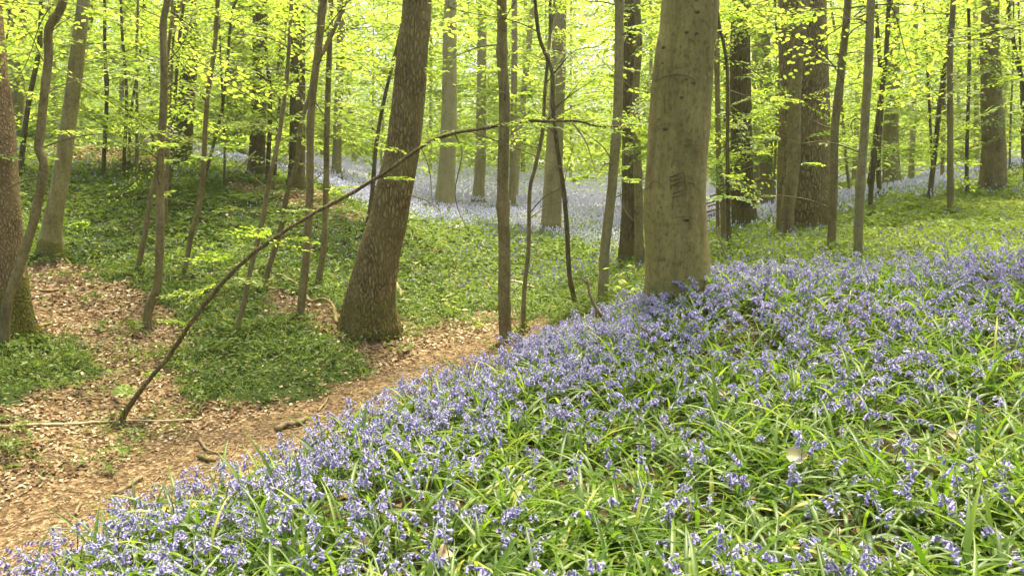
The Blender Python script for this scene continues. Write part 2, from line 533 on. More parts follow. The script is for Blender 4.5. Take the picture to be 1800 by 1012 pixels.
def make_spray(L, seed, leaf=.058, gap=.05):
    r = np.random.default_rng(seed)
    n = 16
    t = np.linspace(0, 1, n)
    bend = r.normal(0, .12)
    ax = np.stack([L * t, bend * L * t ** 2 + .03 * L * np.sin(t * 5 + r.uniform(0, 6)), -.12 * L * t ** 2 + .02 * L * np.sin(t * 6)], -1)
    twigs = [(ax, .0035 * L + .002)]
    pos, dirs = [], []

    def leaves_along(P, start):
        d = np.linalg.norm(np.diff(P, axis=0), axis=1)
        s = np.concatenate([[0], np.cumsum(d)])
        k = np.arange(start, s[-1], gap)
        side = 1
        for q in k:
            p = np.array([np.interp(q, s, P[:, c]) for c in range(3)])
            i = min(np.searchsorted(s, q), len(P) - 1)
            tv = P[i] - P[i - 1] if i else P[1] - P[0]
            a = math.atan2(tv[1], tv[0]) + side * r.uniform(.6, 1.1)
            side = -side
            pos.append(p)
            dirs.append(a)
        pos.append(P[-1])
        dirs.append(math.atan2(*(P[-1] - P[-2])[1::-1]))
    leaves_along(ax, .25 * L)
    side = 1
    for f in np.arange(.12, .95, .085):
        f += r.uniform(-.02, .02)
        side = -side
        if r.random() < .12:
            continue
        i = int(f * (n - 1))
        b = ax[i]
        a = math.atan2(*(ax[i + 1] - ax[i])[1::-1]) + side * r.uniform(.6, 1.0)
        l2 = L * (.12 + .42 * (1 - f) ** .8 * min(1, f * 4)) * r.uniform(.6, 1.15)
        m = 6
        tt = np.linspace(0, 1, m)
        aa = a - side * .35 * tt
        P = b + np.stack([np.cumsum(np.cos(aa)) * l2 / m, np.cumsum(np.sin(aa)) * l2 / m, r.uniform(-.06, .03) * l2 * tt * 2], -1)
        twigs.append((np.vstack([b, P]), .0014 * L + .001))
        leaves_along(np.vstack([b, P]), .06)
    pos = np.array(pos)
    dirs = np.array(dirs)
    N = len(pos)
    ln = leaf * r.uniform(.65, 1.2, N)
    ta, tb = r.normal(-.12, .22, N), r.normal(0, .24, N)     # pitch, roll
    X = np.stack([np.cos(dirs) * np.cos(ta), np.sin(dirs) * np.cos(ta), np.sin(ta)], -1)
    Y0 = np.stack([-np.sin(dirs), np.cos(dirs), np.zeros(N)], -1)
    Z0 = np.cross(X, Y0)
    Y = Y0 * np.cos(tb)[:, None] + Z0 * np.sin(tb)[:, None]
    Z = np.cross(X, Y)
    tw = [tube(P, np.linspace(rd, rd * .35, len(P)), 3, cap=False) for P, rd in twigs]
    return dict(pos=pos, X=X, Y=Y, Z=Z, ln=ln, tw=merge(tw), L=L)


SPRAYS = [make_spray(1.0, 100 + i, .070, .045) for i in range(6)]       # fine (near, unit length)
SPRAYS_M = [make_spray(1.0, 200 + i, .086, .055) for i in range(6)]
SPRAYS_F = [make_spray(1.0, 300 + i, .115, .078) for i in range(6)]      # coarse for far trees


def leaf_arrays(pos, X, Y, Z, ln, shape):
    k = len(shape)
    V = pos[:, None] + ln[:, None, None] * (shape[None, :, 0:1] * X[:, None] + shape[None, :, 1:2] * Y[:, None] + shape[None, :, 2:3] * Z[:, None])
    b = np.arange(len(pos))[:, None] * k
    if k == 6:
        F = np.concatenate([b + [0, 1, 2, 3], b + [0, 3, 4, 5]])
    else:
        F = np.concatenate([b + [0, 1, 2], b + [0, 2, 3]])
    return V.reshape(-1, 3), F


def build_crown(parent, places, base, mats, near=1, leafscale=1.0, seed=0, twigs=()):
    """places: (anchor xyz world, azimuth, pitch, length). ONE crown mesh: twigs and leaves"""
    r = np.random.default_rng(seed + 5000)
    lib = {0: SPRAYS_F, 1: SPRAYS_M, 2: SPRAYS}[near]
    shape = LEAF6 if near == 2 else LEAF4
    LV, LF, TV, TF, tone, n, m = [], [], [], [], [], 0, 0
    for (p, az, pitch, L) in places:
        s = lib[r.integers(len(lib))]
        flip = r.choice([-1, 1])
        roll = r.normal(0, .18)
        Mx = np.array(Matrix.Rotation(az, 3, 'Z') @ Matrix.Rotation(-pitch, 3, 'Y') @ Matrix.Rotation(roll, 3, 'X')) @ np.diag([1, flip, 1])
        q = np.asarray(p) - base
        lp = (s['pos'] * L) @ Mx.T + q
        keep = r.random(len(lp)) < r.uniform(.75, 1.0)
        V, F = leaf_arrays(lp[keep], s['X'][keep] @ Mx.T, s['Y'][keep] @ Mx.T, s['Z'][keep] @ Mx.T, (s['ln'] * leafscale * (L if near < 2 else L ** .5))[keep] if near < 2 else (s['ln'] * leafscale * r.uniform(.85, 1.15))[keep], shape)
        LV.append(V)
        LF.append(F + n)
        n += len(V)
        tone.append(np.repeat(np.clip(r.normal(.5 + r.normal(0, .12), .2, keep.sum()), 0, 1), len(shape)))
        V2, F2 = s['tw']
        V2 = (V2 * L) @ Mx.T + q
        TV.append(V2)
        TF += [f + m for f in F2]
        m += len(V2)
    for V2, F2 in twigs:
        TV.append(V2)
        TF += [f + m for f in F2 if f.shape[1] == 4]
        m += len(V2)
    if not LV:
        return None
    LF = np.concatenate(LF)
    TF = np.concatenate(TF)
    V = np.vstack(LV + TV)
    tn = np.concatenate(tone + [np.full(m, .5)])
    return mk("crown", V, [LF, TF + n], mats, parent, tone=tn, midx=np.concatenate([np.zeros(len(LF)), np.ones(len(TF))]), smooth=False)

# ------------------------------------------------------------------ trees
TREES = []


def tree(kind, bk, label, w, pts, d=None, n=None, flare=None, cat='tree', lo=None, hi=None, rough=.05, group=None, top=None, az=None, L=None, roots=()):
    """w = (width at base, width at top of frame) in photo pixels; pts = trunk line from the base upwards in photo pixels"""
    bx, by = pts[0]
    if d is None:
        base = ground(bx, by)
    else:
        p = at(bx, by, d)
        base = np.array([p[0], d, float(H(p[0], d))])
    Y = base[1]
    P = np.array([at(px, py, Y) for px, py in pts])
    P[0] = base
    # keep rising order, and carry the trunk on above the frame
    dr = P[-1] - P[-2]
    dr /= np.linalg.norm(dr)
    toph = top or (rng.uniform(11, 17) if w[0] * Y / FPX > .3 else rng.uniform(5.5, 9))
    cur = P[-1]
    ext = []
    rise = toph - (cur[2] - base[2])
    if rise > 0.5:
        for k in range(4):
            dr = dr * .75 + np.array([0, 0, .25]) + rng.normal(0, .03, 3)
            dr /= np.linalg.norm(dr)
            cur = cur + dr * rise / 4
            ext.append(cur)
    rb, rt = w[0] * Y / FPX / 2, w[1] * Y / FPX / 2
    nin = len(P)
    P = np.vstack([P] + [e[None] for e in ext])
    wob = rng.normal(0, .012 * min(1, Y / 12), P.shape) * np.array([1, 1, 0])
    wob[0] = 0
    P = P + wob
    S = spline(P, (.05 if rb < .16 else .12) if Y < 16 else .25)
    ztop = P[nin - 1][2]
    f = np.clip((S[:, 2] - base[2]) / max(ztop - base[2], .3), 0, None)
    rad = np.where(f <= 1, rb + (rt - rb) * f, rt * np.clip(1 - .75 * (S[:, 2] - ztop) / max(toph - (ztop - base[2]), .5), .12, 1))
    if Y < 20 and rb < .10:
        for kk in range(int(toph * 1.6)):
            zc = base[2] + rng.uniform(.2, toph)
            rad = rad * (1 + rng.uniform(.06, .2) * np.exp(-((S[:, 2] - zc) / .045) ** 2))
    S = S - base
    S[0, 2] -= .12
    seg = 36 if rb > .2 and Y < 18 else (16 if Y < 20 else 10)
    if flare is None:
        flare = (.35, .28, 5, .35) if rb > .1 else (.45, .12, 4, .25)
    root = thing(kind, label, cat, base.tolist(), group)
    V, F = tube(S, rad, seg, rough, len(TREES), flare)
    mk("trunk", V, F, M[bk], root)
    for (rp, rw) in roots:      # buttress roots running out over the ground
        Q = []
        for k, (px, py) in enumerate(rp):
            gq = ground(px, py)
            Q.append(gq + [0, 0, rw * (1.6 - 2.0 * k / (len(rp) - 1))] - base if k else gq + [0, 0, rw * 1.6] - base)
        Q.insert(0, np.array([Q[0][0] * .35, Q[0][1] * .35, Q[0][2] * .35 + .32]))
        Q = spline(np.array(Q), .05)
        V, F = tube(Q, rw * np.linspace(1.5, .35, len(Q)), 12, .12, len(TREES))
        mk("root", V, F, M['oak_flaky' if bk == 'oak_flaky' else bk], root)
    # crown: sprays of leaves leaving the trunk
    if n is None:
        n = 4 if Y < 12 else 18 if Y < 20 else 34
    elif Y > 12:
        n = int(n * (2.6 if Y < 24 and bx < 640 else 3.6))
    near = 2 if Y < 17 else 1 if Y < 27 else 0
    places = []
    W = S + base
    lo_ = 300 if lo is None else lo
    hi_ = -45 if hi is None else hi
    for k in range(n):
        py = rng.uniform(hi_, lo_)
        z = at(900, py, Y)[2]
        i = int(np.argmin(abs(W[:, 2] - z)))
        a = rng.uniform(0, 2 * np.pi) if az is None else az + rng.normal(0, .45)
        ln = rng.uniform(.8, 1.7) if L is None else L * rng.uniform(.75, 1.25)
        if near == 0:
            ln *= 1.7
        elif near == 1:
            ln *= 1.25
        places.append((W[i] + np.array([math.cos(a), math.sin(a), 0]) * rad[i] * .6, a, rng.normal(.2, .32), ln))
    twigs = []
    if Y < 21 and w[0] < 30:
        for k in range(7 if Y < 14 else 5):
            z = at(900, rng.uniform(-60, 400), Y)[2]
            if z < base[2] + .5:
                continue
            i = int(np.argmin(abs(W[:, 2] - z)))
            a, l, up = rng.uniform(0, 2 * np.pi), rng.uniform(.35, 1.3), rng.uniform(.1, .8)
            q = [W[i]]
            for m in range(4):
                a += rng.normal(0, .3)
                up += rng.normal(-.05, .22)
                q.append(q[-1] + l / 4 * np.array([math.cos(a) * math.cos(up), math.sin(a) * math.cos(up), math.sin(up)]))
            Q = spline(np.array(q), .06)
            twigs.append(tube(Q - base, np.linspace(rng.uniform(.007, .012), .002, len(Q)), 5))
            if rng.random() < .7:
                places.append((Q[-1], a, .05, rng.uniform(.3, .7)))
    cr = None
    if places:
        cr = build_crown(root, places, base, [M['far_leaf'] if near == 0 else M['beech_leaf'], M['twig']], near, 1.0, len(TREES), twigs)
    TREES.append(dict(root=root, base=base, W=W, rad=rad, Y=Y, near=near))
    return TREES[-1]


T = tree
# left side
t1 = T('oak_tree', 'oak_flaky', 'thick flaky-barked tree with a mossy foot at the left border of the picture', (88, 66), [(0, 585), (-4, 480), (-10, 340), (-20, 200), (-36, 0)], 9.4, 2, (.38, .5, 7, .7), lo=120,
       roots=[([(30, 560), (62, 585), (96, 600)], .07), ([(20, 570), (30, 592), (46, 606)], .08)])
T('beech_sapling', 'sapling', 'kinked dark sapling standing right against the mossy flaky-barked tree', (16, 13), [(2, 574), (13, 535), (34, 471), (55, 397), (67, 345), (79, 289), (69, 262), (72, 235), (81, 161), (84, 100), (89, 50), (104, 15)], 8.9, 2, cat='sapling', lo=80)
T('beech_sapling', 'dark', 'slim dark sapling leaning right between the flaky tree and the kinked sapling', (9, 7), [(34, 292), (44, 215), (54, 161), (67, 94), (71, 20)], 19, 7, cat='sapling')
T('beech_tree', 'grey', 'broad pale trunk half hidden by leaves, behind the kinked sapling', (30, 27), [(24, 262), (26, 180), (28, 80), (30, 0)], 27, 14)
t5 = T('beech_tree', 'beech_moss', 'smooth leaning beech with swollen mossy foot on the left bank', (29, 21), [(90, 446), (97, 400), (110, 300), (124, 200), (136, 110), (146, 20)], 13.4, 3, (.45, .38, 7, .9), lo=130, rough=.07,
       roots=[([(92, 440), (112, 455), (128, 468)], .05), ([(84, 440), (66, 446), (58, 452)], .06)])
T('beech_sapling', 'dark', 'thin dark upright sapling just right of the leaning smooth beech', (7, 5), [(181, 312), (188, 168), (184, 100), (183, 8)], None, 7, cat='sapling')
T('beech_sapling', 'dark', 'wiry sapling, left of a close pair on the left bank crest', (6, 4), [(217, 316), (219, 260), (222, 188), (219, 117), (215, 50), (212, 0)], None, 7, cat='sapling')
T('beech_sapling', 'dark', 'wiry crooked sapling, right of a close pair on the left bank crest', (5, 3), [(226, 290), (232, 200), (240, 130), (247, 84), (250, 30)], None, 7, cat='sapling')
T('beech_sapling', 'sapling', 'long dark sapling rising from the litter edge above the bowed sapling', (15, 11), [(257, 578), (265, 541), (275, 500), (282, 424), (282, 336), (284, 269), (289, 168), (287, 67), (286, 33), (292, 0)], None, 3, cat='sapling', lo=250)
T('beech_sapling', 'sapling', 'straight dark sapling touching the right side of the long dark sapling', (11, 9), [(294, 342), (295, 268), (299, 168), (302, 67), (312, 17), (316, 0)], None, 6, cat='sapling')
T('beech_sapling', 'sapling', 'short-footed sapling leaning right, in green cover left of the long dark sapling', (10, 6), [(240, 483), (255, 407), (267, 340), (278, 275), (284, 200), (292, 120)], None, 3, cat='sapling', lo=270)
T('oak_tree', 'dark', 'blackish trunk with a widened base on the left bank crest', (31, 24), [(317, 300), (322, 235), (331, 134), (334, 60), (336, 0)], 21.5, 8, (.3, .5, 5, .3), lo=240)
T('beech_sapling', 'sapling', 'slender sapling leaning right from the middle of the green left bank', (9, 7), [(324, 486), (336, 414), (353, 340), (366, 188), (376, 84), (383, 0)], None, 5, cat='sapling')
T('beech_sapling', 'dark', 'thin sapling swerving right near the top, behind the green left bank middle', (6, 4), [(355, 342), (363, 302), (386, 202), (400, 111), (408, 17), (426, -10)], None, 7, cat='sapling')
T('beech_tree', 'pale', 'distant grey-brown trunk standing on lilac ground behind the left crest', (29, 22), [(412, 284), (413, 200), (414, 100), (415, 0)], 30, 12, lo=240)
T('oak_tree', 'dark', 'dark trunk with leafy twigs all over, between two thin saplings on the crest', (28, 24), [(450, 328), (453, 240), (455, 150), (456, 0)], 21, 9, lo=250)
T('beech_sapling', 'dark', 'thin black sapling with a bend, touching the leafy dark crest trunk', (8, 6), [(469, 330), (475, 215), (474, 144), (468, 70), (472, -10)], 20, 6, cat='sapling')
T('beech_sapling', 'sapling', 'pale brown crooked sapling growing beside the bowed sapling in dense green cover', (9, 6), [(413, 591), (430, 525), (440, 474), (460, 397), (467, 340), (478, 290), (494, 235), (504, 134), (514, 0)], None, 4, cat='sapling', lo=260)
T('beech_sapling', 'sapling', 'lean sapling standing behind a fallen curved branch on the left bank', (10, 5), [(460, 510), (477, 458), (494, 400), (505, 335), (521, 285), (531, 218), (546, 161), (556, 90), (564, 20)], None, 5, cat='sapling', lo=320)
T('oak_tree', 'dark', 'dark thick trunk on the crest, close left of the forked sapling', (29, 24), [(521, 336), (523, 240), (524, 67), (525, 0)], 20, 8, lo=260)
fork = T('beech_sapling', 'sapling', 'forked sapling with a long bare side limb reaching right, left of the ribbed leaning oak', (14, 12), [(527, 560), (532, 508), (539, 441), (544, 336), (546, 220), (553, 151), (561, 84), (568, 17), (572, -20)], None, 3, cat='sapling', lo=200)
T('beech_sapling', 'sapling', 'upright sapling a step behind and right of the forked sapling', (11, 9), [(558, 503), (568, 440), (571, 374), (574, 309), (574, 235), (578, 100), (580, 0)], None, 5, cat='sapling', lo=300)
T('beech_tree', 'grey', 'pale slim trunk behind the upright sapling, ending at lilac ground', (16, 13), [(591, 306), (594, 200), (598, 90), (600, 0)], 31, 12, lo=260)
# middle
t21 = T('oak_tree', 'oak', 'large leaning oak with finely ribbed brown bark and flared foot beside the path', (72, 49), [(652, 585), (655, 520), (665, 441), (679, 390), (691, 340), (706, 260), (719, 168), (727, 80), (733, 0)], 10.9, 2, (.48, .75, 7, .5), rough=.04, hi=-200, lo=20,
        roots=[([(672, 565), (688, 585), (698, 596)], .05), ([(640, 560), (610, 552), (592, 546)], .07), ([(655, 570), (650, 588), (645, 600)], .05)])
T('beech_sapling', 'dark', 'sinuous black sapling behind the ribbed leaning oak', (8, 5), [(643, 402), (649, 380), (654, 336), (660, 262), (670, 202), (684, 134), (704, 57), (712, 0)], None, 5, cat='sapling')
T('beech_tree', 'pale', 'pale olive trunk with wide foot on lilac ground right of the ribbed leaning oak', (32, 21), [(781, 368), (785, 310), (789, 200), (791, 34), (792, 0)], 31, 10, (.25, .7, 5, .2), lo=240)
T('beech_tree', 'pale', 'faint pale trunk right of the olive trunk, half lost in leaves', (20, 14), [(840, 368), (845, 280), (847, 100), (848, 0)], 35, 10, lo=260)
t26 = T('beech_tree', 'sapling', 'straight slim brown-grey tree at the path edge, crossed by the bowed sapling', (23, 17), [(890, 604), (887, 541), (885, 441), (884, 340), (886, 260), (887, 185), (884, 100), (879, 0)], 9.9, 3, (.12, .15, 4, .1), lo=60, rough=.05)
T('beech_tree', 'grey', 'distant grey trunk directly right of the slim path-edge tree', (13, 9), [(900, 372), (902, 260), (904, 100), (905, 0)], 34, 9, lo=260)
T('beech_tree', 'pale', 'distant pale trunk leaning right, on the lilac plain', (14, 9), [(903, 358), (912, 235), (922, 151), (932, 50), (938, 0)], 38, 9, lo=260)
T('beech_sapling', 'sapling', 'thin straight sapling rising from the end of the path', (8, 5), [(919, 584), (922, 501), (927, 441), (932, 336), (941, 296), (953, 228), (961, 161), (966, 60), (970, 0)], None, 3, cat='sapling', lo=260)
t29 = T('beech_sapling', 'dark', 'sinuous blackish sapling forking high up, left of the smooth grey pole tree', (9, 6), [(1015, 547), (1005, 484), (998, 407), (989, 340), (980, 252), (971, 185), (968, 124), (949, 67), (939, 0)], None, 4, cat='sapling', lo=320)
T('oak_tree', 'grey', 'stout brown trunk alone on the lilac plain, flared at ground', (34, 22), [(968, 412), (971, 345), (976, 230), (981, 120), (985, 0)], 25, 7, (.2, .6, 5, .2), lo=240)
t32 = T('beech_sapling', 'grey', 'smooth grey pole tree curving up just left of the big carved beech', (18, 15), [(1057, 546), (1061, 490), (1065, 441), (1074, 340), (1077, 302), (1087, 202), (1088, 100), (1090, 0)], 9.6, 9, cat='sapling', az=.1, lo=330, hi=90, L=.75)
T('oak_tree', 'dark', 'dark trunk with mossy hollow foot behind the smooth grey pole tree', (30, 24), [(1102, 467), (1105, 400), (1107, 340), (1108, 150), (1108, 0)], 14, 5, (.35, .35, 5, .4), lo=260)
T('beech_sapling', 'sapling', 'slim pole squeezed between the dark hollow-footed trunk and the big carved beech', (17, 10), [(1126, 490), (1124, 407), (1122, 300), (1120, 170), (1121, 80), (1122, 0)], 12, 4, cat='sapling')
t35 = T('beech_tree', 'beech', 'big smooth carved beech rising out of the bluebells', (113, 96), [(1192, 535), (1190, 440), (1190, 340), (1197, 200), (1205, 90), (1211, 0)], 7.05, 2, (.08, .35, 5, .10), lo=-60, hi=-200, rough=.045)
T('beech_sapling', 'dark', 'knobbly thin sapling against the right side of the big carved beech', (8, 5), [(1282, 438), (1280, 340), (1279, 269), (1276, 134), (1272, 84), (1264, 34), (1260, 0)], 10.8, 5, cat='sapling', lo=330, L=.8)
T('beech_sapling', 'sapling', 'short grey sapling edging out from behind the big carved beech', (11, 8), [(1274, 425), (1270, 330), (1262, 270), (1258, 168), (1256, 60)], 12.5, 5, cat='sapling', lo=300)
# right side
T('oak_tree', 'dark', 'dark straight trunk right of the big carved beech, leafy twigs across it', (42, 30), [(1311, 408), (1306, 340), (1304, 250), (1304, 100), (1304, 0)], 15.6, 9, (.15, .4, 5, .2), lo=330)
T('beech_tree', 'pale', 'pale trunk, left of two side by side behind the dark straight trunk', (20, 16), [(1336, 392), (1333, 300), (1330, 150), (1329, 0)], 24, 7, lo=320)
T('beech_tree', 'grey', 'grey trunk, right of two side by side before the furrowed oak', (26, 14), [(1348, 392), (1347, 320), (1346, 150), (1346, 0)], 22, 7, lo=320)
t40 = T('oak_tree', 'oak', 'very thick oak with deeply furrowed bark on the right bank', (90, 76), [(1413, 420), (1414, 340), (1412, 200), (1410, 0)], 13.2, 3, (.12, .35, 5, .15), lo=60, rough=.03)
t41 = T('beech_sapling', 'sapling', 'smooth grey-brown pole standing in front of the furrowed oak', (24, 18), [(1383, 426), (1385, 374), (1391, 302), (1396, 230), (1398, 168), (1405, 67), (1416, 0)], 11.6, 6, cat='sapling', az=0, lo=250, hi=60, L=.8)
T('beech_sapling', 'sapling', 'mottled sapling with a dark foot right of the furrowed oak', (15, 12), [(1460, 449), (1462, 390), (1467, 336), (1469, 235), (1479, 134), (1490, 0)], 9.6, 5, cat='sapling', lo=240)
T('beech_sapling', 'grey', 'pale speckled sapling growing at the upper brink of the bluebells', (16, 13), [(1509, 468), (1509, 424), (1512, 336), (1516, 235), (1526, 118), (1532, 0)], 8.7, 3, cat='sapling', lo=120)
T('beech_sapling', 'dark', 'dark thin sapling leaning right behind the pale speckled sapling', (9, 7), [(1531, 376), (1532, 336), (1546, 202), (1556, 118), (1564, 0)], 15, 5, cat='sapling')
T('beech_sapling', 'dark', 'bent dark sapling in front of the flared distant trunk on the ridge', (8, 6), [(1548, 345), (1544, 285), (1549, 168), (1543, 67), (1540, 0)], 17, 5, cat='sapling')
T('beech_tree', 'grey', 'olive trunk with flared foot on the right ridge', (29, 15), [(1569, 342), (1567, 290), (1566, 235), (1570, 120), (1572, 0)], 21, 10, (.2, .6, 5, .2), lo=270)
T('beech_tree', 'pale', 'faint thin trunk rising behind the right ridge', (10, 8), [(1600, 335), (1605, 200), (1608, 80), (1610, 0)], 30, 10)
T('beech_sapling', 'sapling', 'straight sapling, thicker of two crossing ones on the right slope', (10, 9), [(1670, 379), (1672, 336), (1670, 235), (1671, 150), (1672, 84), (1676, 0)], 13.5, 5, cat='sapling', lo=270)
T('beech_sapling', 'dark', 'dark sapling leaning right across its straight neighbour on the slope', (9, 7), [(1633, 355), (1642, 269), (1652, 185), (1665, 84), (1672, 20)], 15.5, 5, cat='sapling', lo=270)
T('beech_tree', 'sapling', 'sturdy brown trunk with a flared base on the lilac ridge at far right', (40, 26), [(1748, 307), (1746, 260), (1742, 168), (1741, 60), (1740, 0)], 16.5, 2, (.2, .45, 5, .2), lo=180)
T('beech_sapling', 'dark', 'crooked dark sapling at the right border beyond the ridge trunk', (8, 6), [(1806, 310), (1800, 170), (1784, 100), (1774, 17), (1772, -10)], 17, 6, cat='sapling')
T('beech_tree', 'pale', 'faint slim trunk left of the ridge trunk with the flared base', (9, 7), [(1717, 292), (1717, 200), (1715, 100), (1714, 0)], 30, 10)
# a tree just outside the right border whose low branches reach into view, and one beyond the left border
tr = T('beech_sapling', 'sapling', 'beech outside the right border whose leafy boughs reach in at the top right', (26, 20), [(1985, 520), (1990, 300), (1995, 0)], 7.0, 0, cat='sapling')
tl = T('beech_sapling', 'sapling', 'beech outside the left border whose leafy boughs reach in at the top left', (26, 20), [(-170, 640), (-175, 300), (-180, 0)], 8.6, 0, cat='sapling')
for tt, sgn, lst in ((tr, np.pi, [(40, 1.7), (90, 1.3), (130, 1.0), (-10, 1.9), (-50, 1.8), (200, .8), (20, 1.5)]), (tl, 0.0, [(20, 1.7), (60, 1.3), (-30, 1.9), (-60, 2.0), (110, 1.1), (-5, 1.6)])):
    pl = []
    for py, L in lst:
        z = at(900, py, tt['Y'])[2]
        i = int(np.argmin(abs(tt['W'][:, 2] - z)))
        pl.append((tt['W'][i], sgn + rng.uniform(-.25, .35), rng.normal(.05, .1), L))
    build_crown(tt['root'], pl, tt['base'], [M['beech_leaf'], M['twig']], 2, 1.05, 77)


def limb(t, pts, w, dy=0.0, sprays=0):
    """a side limb of a tree: its own part"""
    n = len(pts)
    P = np.array([at(px, py, t['Y'] + dy * k / (n - 1)) for k, (px, py) in enumerate(pts)])
    S = spline(P, .1)
    V, F = tube(S - t['base'], np.linspace(w[0], w[1], len(S)) * t['Y'] / FPX / 2, 8, .06, 3)
    mk("limb", V, F, M['sapling'], t['root'])


limb(fork, [(561, 100), (572, 84), (600, 22), (612, -12)], (9, 6), .3)
limb(t29, [(968, 124), (964, 91), (970, 44), (976, -10)], (5, 4), .3)
limb(TREES[2], [(64, 110), (80, 60), (96, 10)], (3, 2), .5)
limb(t21, [(688, 350), (700, 345), (717, 343), (740, 349), (758, 357), (775, 372)], (3, 1.5), -.6)

# thin far stems nobody could tell apart
for k in range(46):
    d = rng.uniform(24, 62)
    px = rng.uniform(-80, 1880)
    if 600 < px < 1080 and d < 40:
        d += 18
    base_x = (px - 900) / FPX * d
    zb = float(H(base_x, d))
    pxb, pyb = proj(np.array([base_x, d, zb]))
    lean = rng.normal(0, 14)
    wpx = rng.uniform(.09, .30) * FPX / d
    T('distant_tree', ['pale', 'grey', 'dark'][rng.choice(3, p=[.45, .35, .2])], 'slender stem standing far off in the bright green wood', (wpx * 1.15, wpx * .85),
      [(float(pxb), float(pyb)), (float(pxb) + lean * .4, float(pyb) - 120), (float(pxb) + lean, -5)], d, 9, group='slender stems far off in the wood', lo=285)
# thin understorey saplings between them
for k in range(26):
    d = rng.uniform(14, 27)
    px = rng.choice([rng.uniform(-60, 640), rng.uniform(1240, 1880)])
    x0 = (px - 900) / FPX * d
    pb = proj(np.array([x0, d, float(H(x0, d))]))
    lean = rng.normal(0, 22)
    wpx = rng.uniform(3, 6)
    T('beech_sapling', rng.choice(['dark', 'sapling']), 'thin leafy understorey sapling among the trunks beyond the banks', (wpx * 1.2, wpx * .8),
      [(float(pb[0]), float(pb[1])), (float(pb[0]) + lean * .2, float(pb[1]) - 80), (float(pb[0]) + lean * .6, 100), (float(pb[0]) + lean, -10)], d, 5, cat='sapling', group='thin understorey saplings', lo=275)

# ------------------------------------------------------------------ the bowed sapling across the middle
bw = [(207, 750), (222, 722), (262, 668), (300, 622), (333, 570), (372, 520), (398, 490), (440, 450), (470, 428), (515, 397), (550, 376), (597, 350), (640, 326), (672, 306), (700, 288), (735, 262), (765, 245), (800, 234), (830, 229), (880, 220), (915, 215), (950, 213), (1016, 213), (1045, 221), (1075, 222), (1106, 225)]
gb = ground(*bw[0])
nb = len(bw)
P = np.array([at(px, py, gb[1] + .9 * (k / (nb - 1))) for k, (px, py) in enumerate(bw)])
P[0] = gb - [0, 0, .05]
bowed = thing('bowed_sapling', 'long thin bowed sapling arching from the leaf litter across the whole middle of the wood', 'sapling', gb.tolist())
S = spline(P, .05)
S += np.stack([0.006 * vnoise(np.arange(len(S)) * .5, 0, 1), 0 * S[:, 0], .006 * vnoise(np.arange(len(S)) * .5, 0, 2)], -1)
rr = np.interp(np.linspace(0, 1, len(S)), [0, .08, .5, .8, 1], [12.5, 8.2, 6.6, 6, 3.5]) * gb[1] / FPX / 2
V, F = tube(S - gb, rr * (1 + .10 * vnoise(np.arange(len(S)) * .35, 3, 4)), 12, .08, 2, (.3, .08, 4, .1))
mk("trunk", V, F, M['dark'], bowed)
pl = []
for (px, py, az, L) in [(262, 668, 1.9, .35), (240, 690, 2.6, .3), (333, 570, 2.8, .35), (372, 520, 3.3, .5), (398, 490, 2.9, .55), (400, 486, -.5, .55), (440, 450, 3.2, .6), (455, 440, 2.6, .5), (470, 428, -.3, .5), (500, 405, 2.8, .6), (480, 420, .5, .45),
                         (550, 376, 2.4, .5), (570, 365, .4, .4), (640, 326, 2.6, .5), (660, 314, -.2, .4), (720, 272, 2.5, .5), (740, 262, -.5, .5), (800, 234, 2.3, .5), (860, 222, -.4, .6), (900, 217, .6, .6), (960, 213, -.4, .6), (1016, 213, .3, .6), (1030, 216, -.9, .6), (1075, 222, .2, .5), (1106, 225, 0, .5), (1095, 224, .8, .5)]:
    k = int(np.argmin(np.hypot(*(np.array(proj(S)) - np.array([[px], [py]])))))
    pl.append((S[k], az, rng.normal(.08, .12), L))
build_crown(bowed, pl, gb, [M['beech_leaf'], M['twig']], 2, .72, 99)
for pts, w in (([(800, 236), (812, 270), (800, 340), (815, 390), (842, 424)], (3, 1.2)), ([(830, 232), (900, 258), (960, 282), (1000, 300)], (3, 1.2)), ([(1005, 214), (1030, 250), (1046, 300)], (3, 1.2)), ([(740, 258), (755, 300), (760, 360)], (2.5, 1))):
    Q = spline(np.array([at(px, py, gb[1] + .62) for px, py in pts]), .05)
    V, F = tube(Q - gb, np.linspace(*w, len(Q)) * gb[1] / FPX / 2, 6)
    mk("limb", V, F, M['sapling'], bowed)

# ------------------------------------------------------------------ marks on the big beech: knots, scar lines and an old carving
bt = t35


def on_trunk(px, py, out=0.004):
    """point on the camera side of the carved beech, seen at a photo pixel, and its outward normal"""
    p = at(px, py, bt['Y'])
    i = int(np.argmin(abs(bt['W'][:, 2] - p[2])))
    c, r = bt['W'][i], bt['rad'][i] * 1.02
    d = np.clip((p[0] - c[0]) / r, -.97, .97)
    nrm = np.array([d, -math.sqrt(1 - d * d), 0])
    q = c + nrm * (r + out)
    # walk the point on to the ray through the pixel at that nearer distance
    q2 = at(px, py, q[1])
    d = np.clip((q2[0] - c[0]) / r, -.97, .97)
    nrm = np.array([d, -math.sqrt(1 - d * d), 0])
    return np.array([c[0], c[1], q2[2]]) + nrm * (r + out), nrm


def scar(name, pts, w, mat='scar_lip', out=-.001):
    Q = np.array([on_trunk(px, py, out)[0] for px, py in pts])
    S = spline(Q, .012)
    rad = .62 * w * (0.35 + .65 * np.sin(np.linspace(0.15, np.pi - .15, len(S)))) * (1 + .25 * vnoise(np.arange(len(S)) * .7, w * 999, 2))
    V, F = tube(S - bt['base'], rad, 6, .1, 1)
    return mk(name, V, F, M[mat], bt['root'])


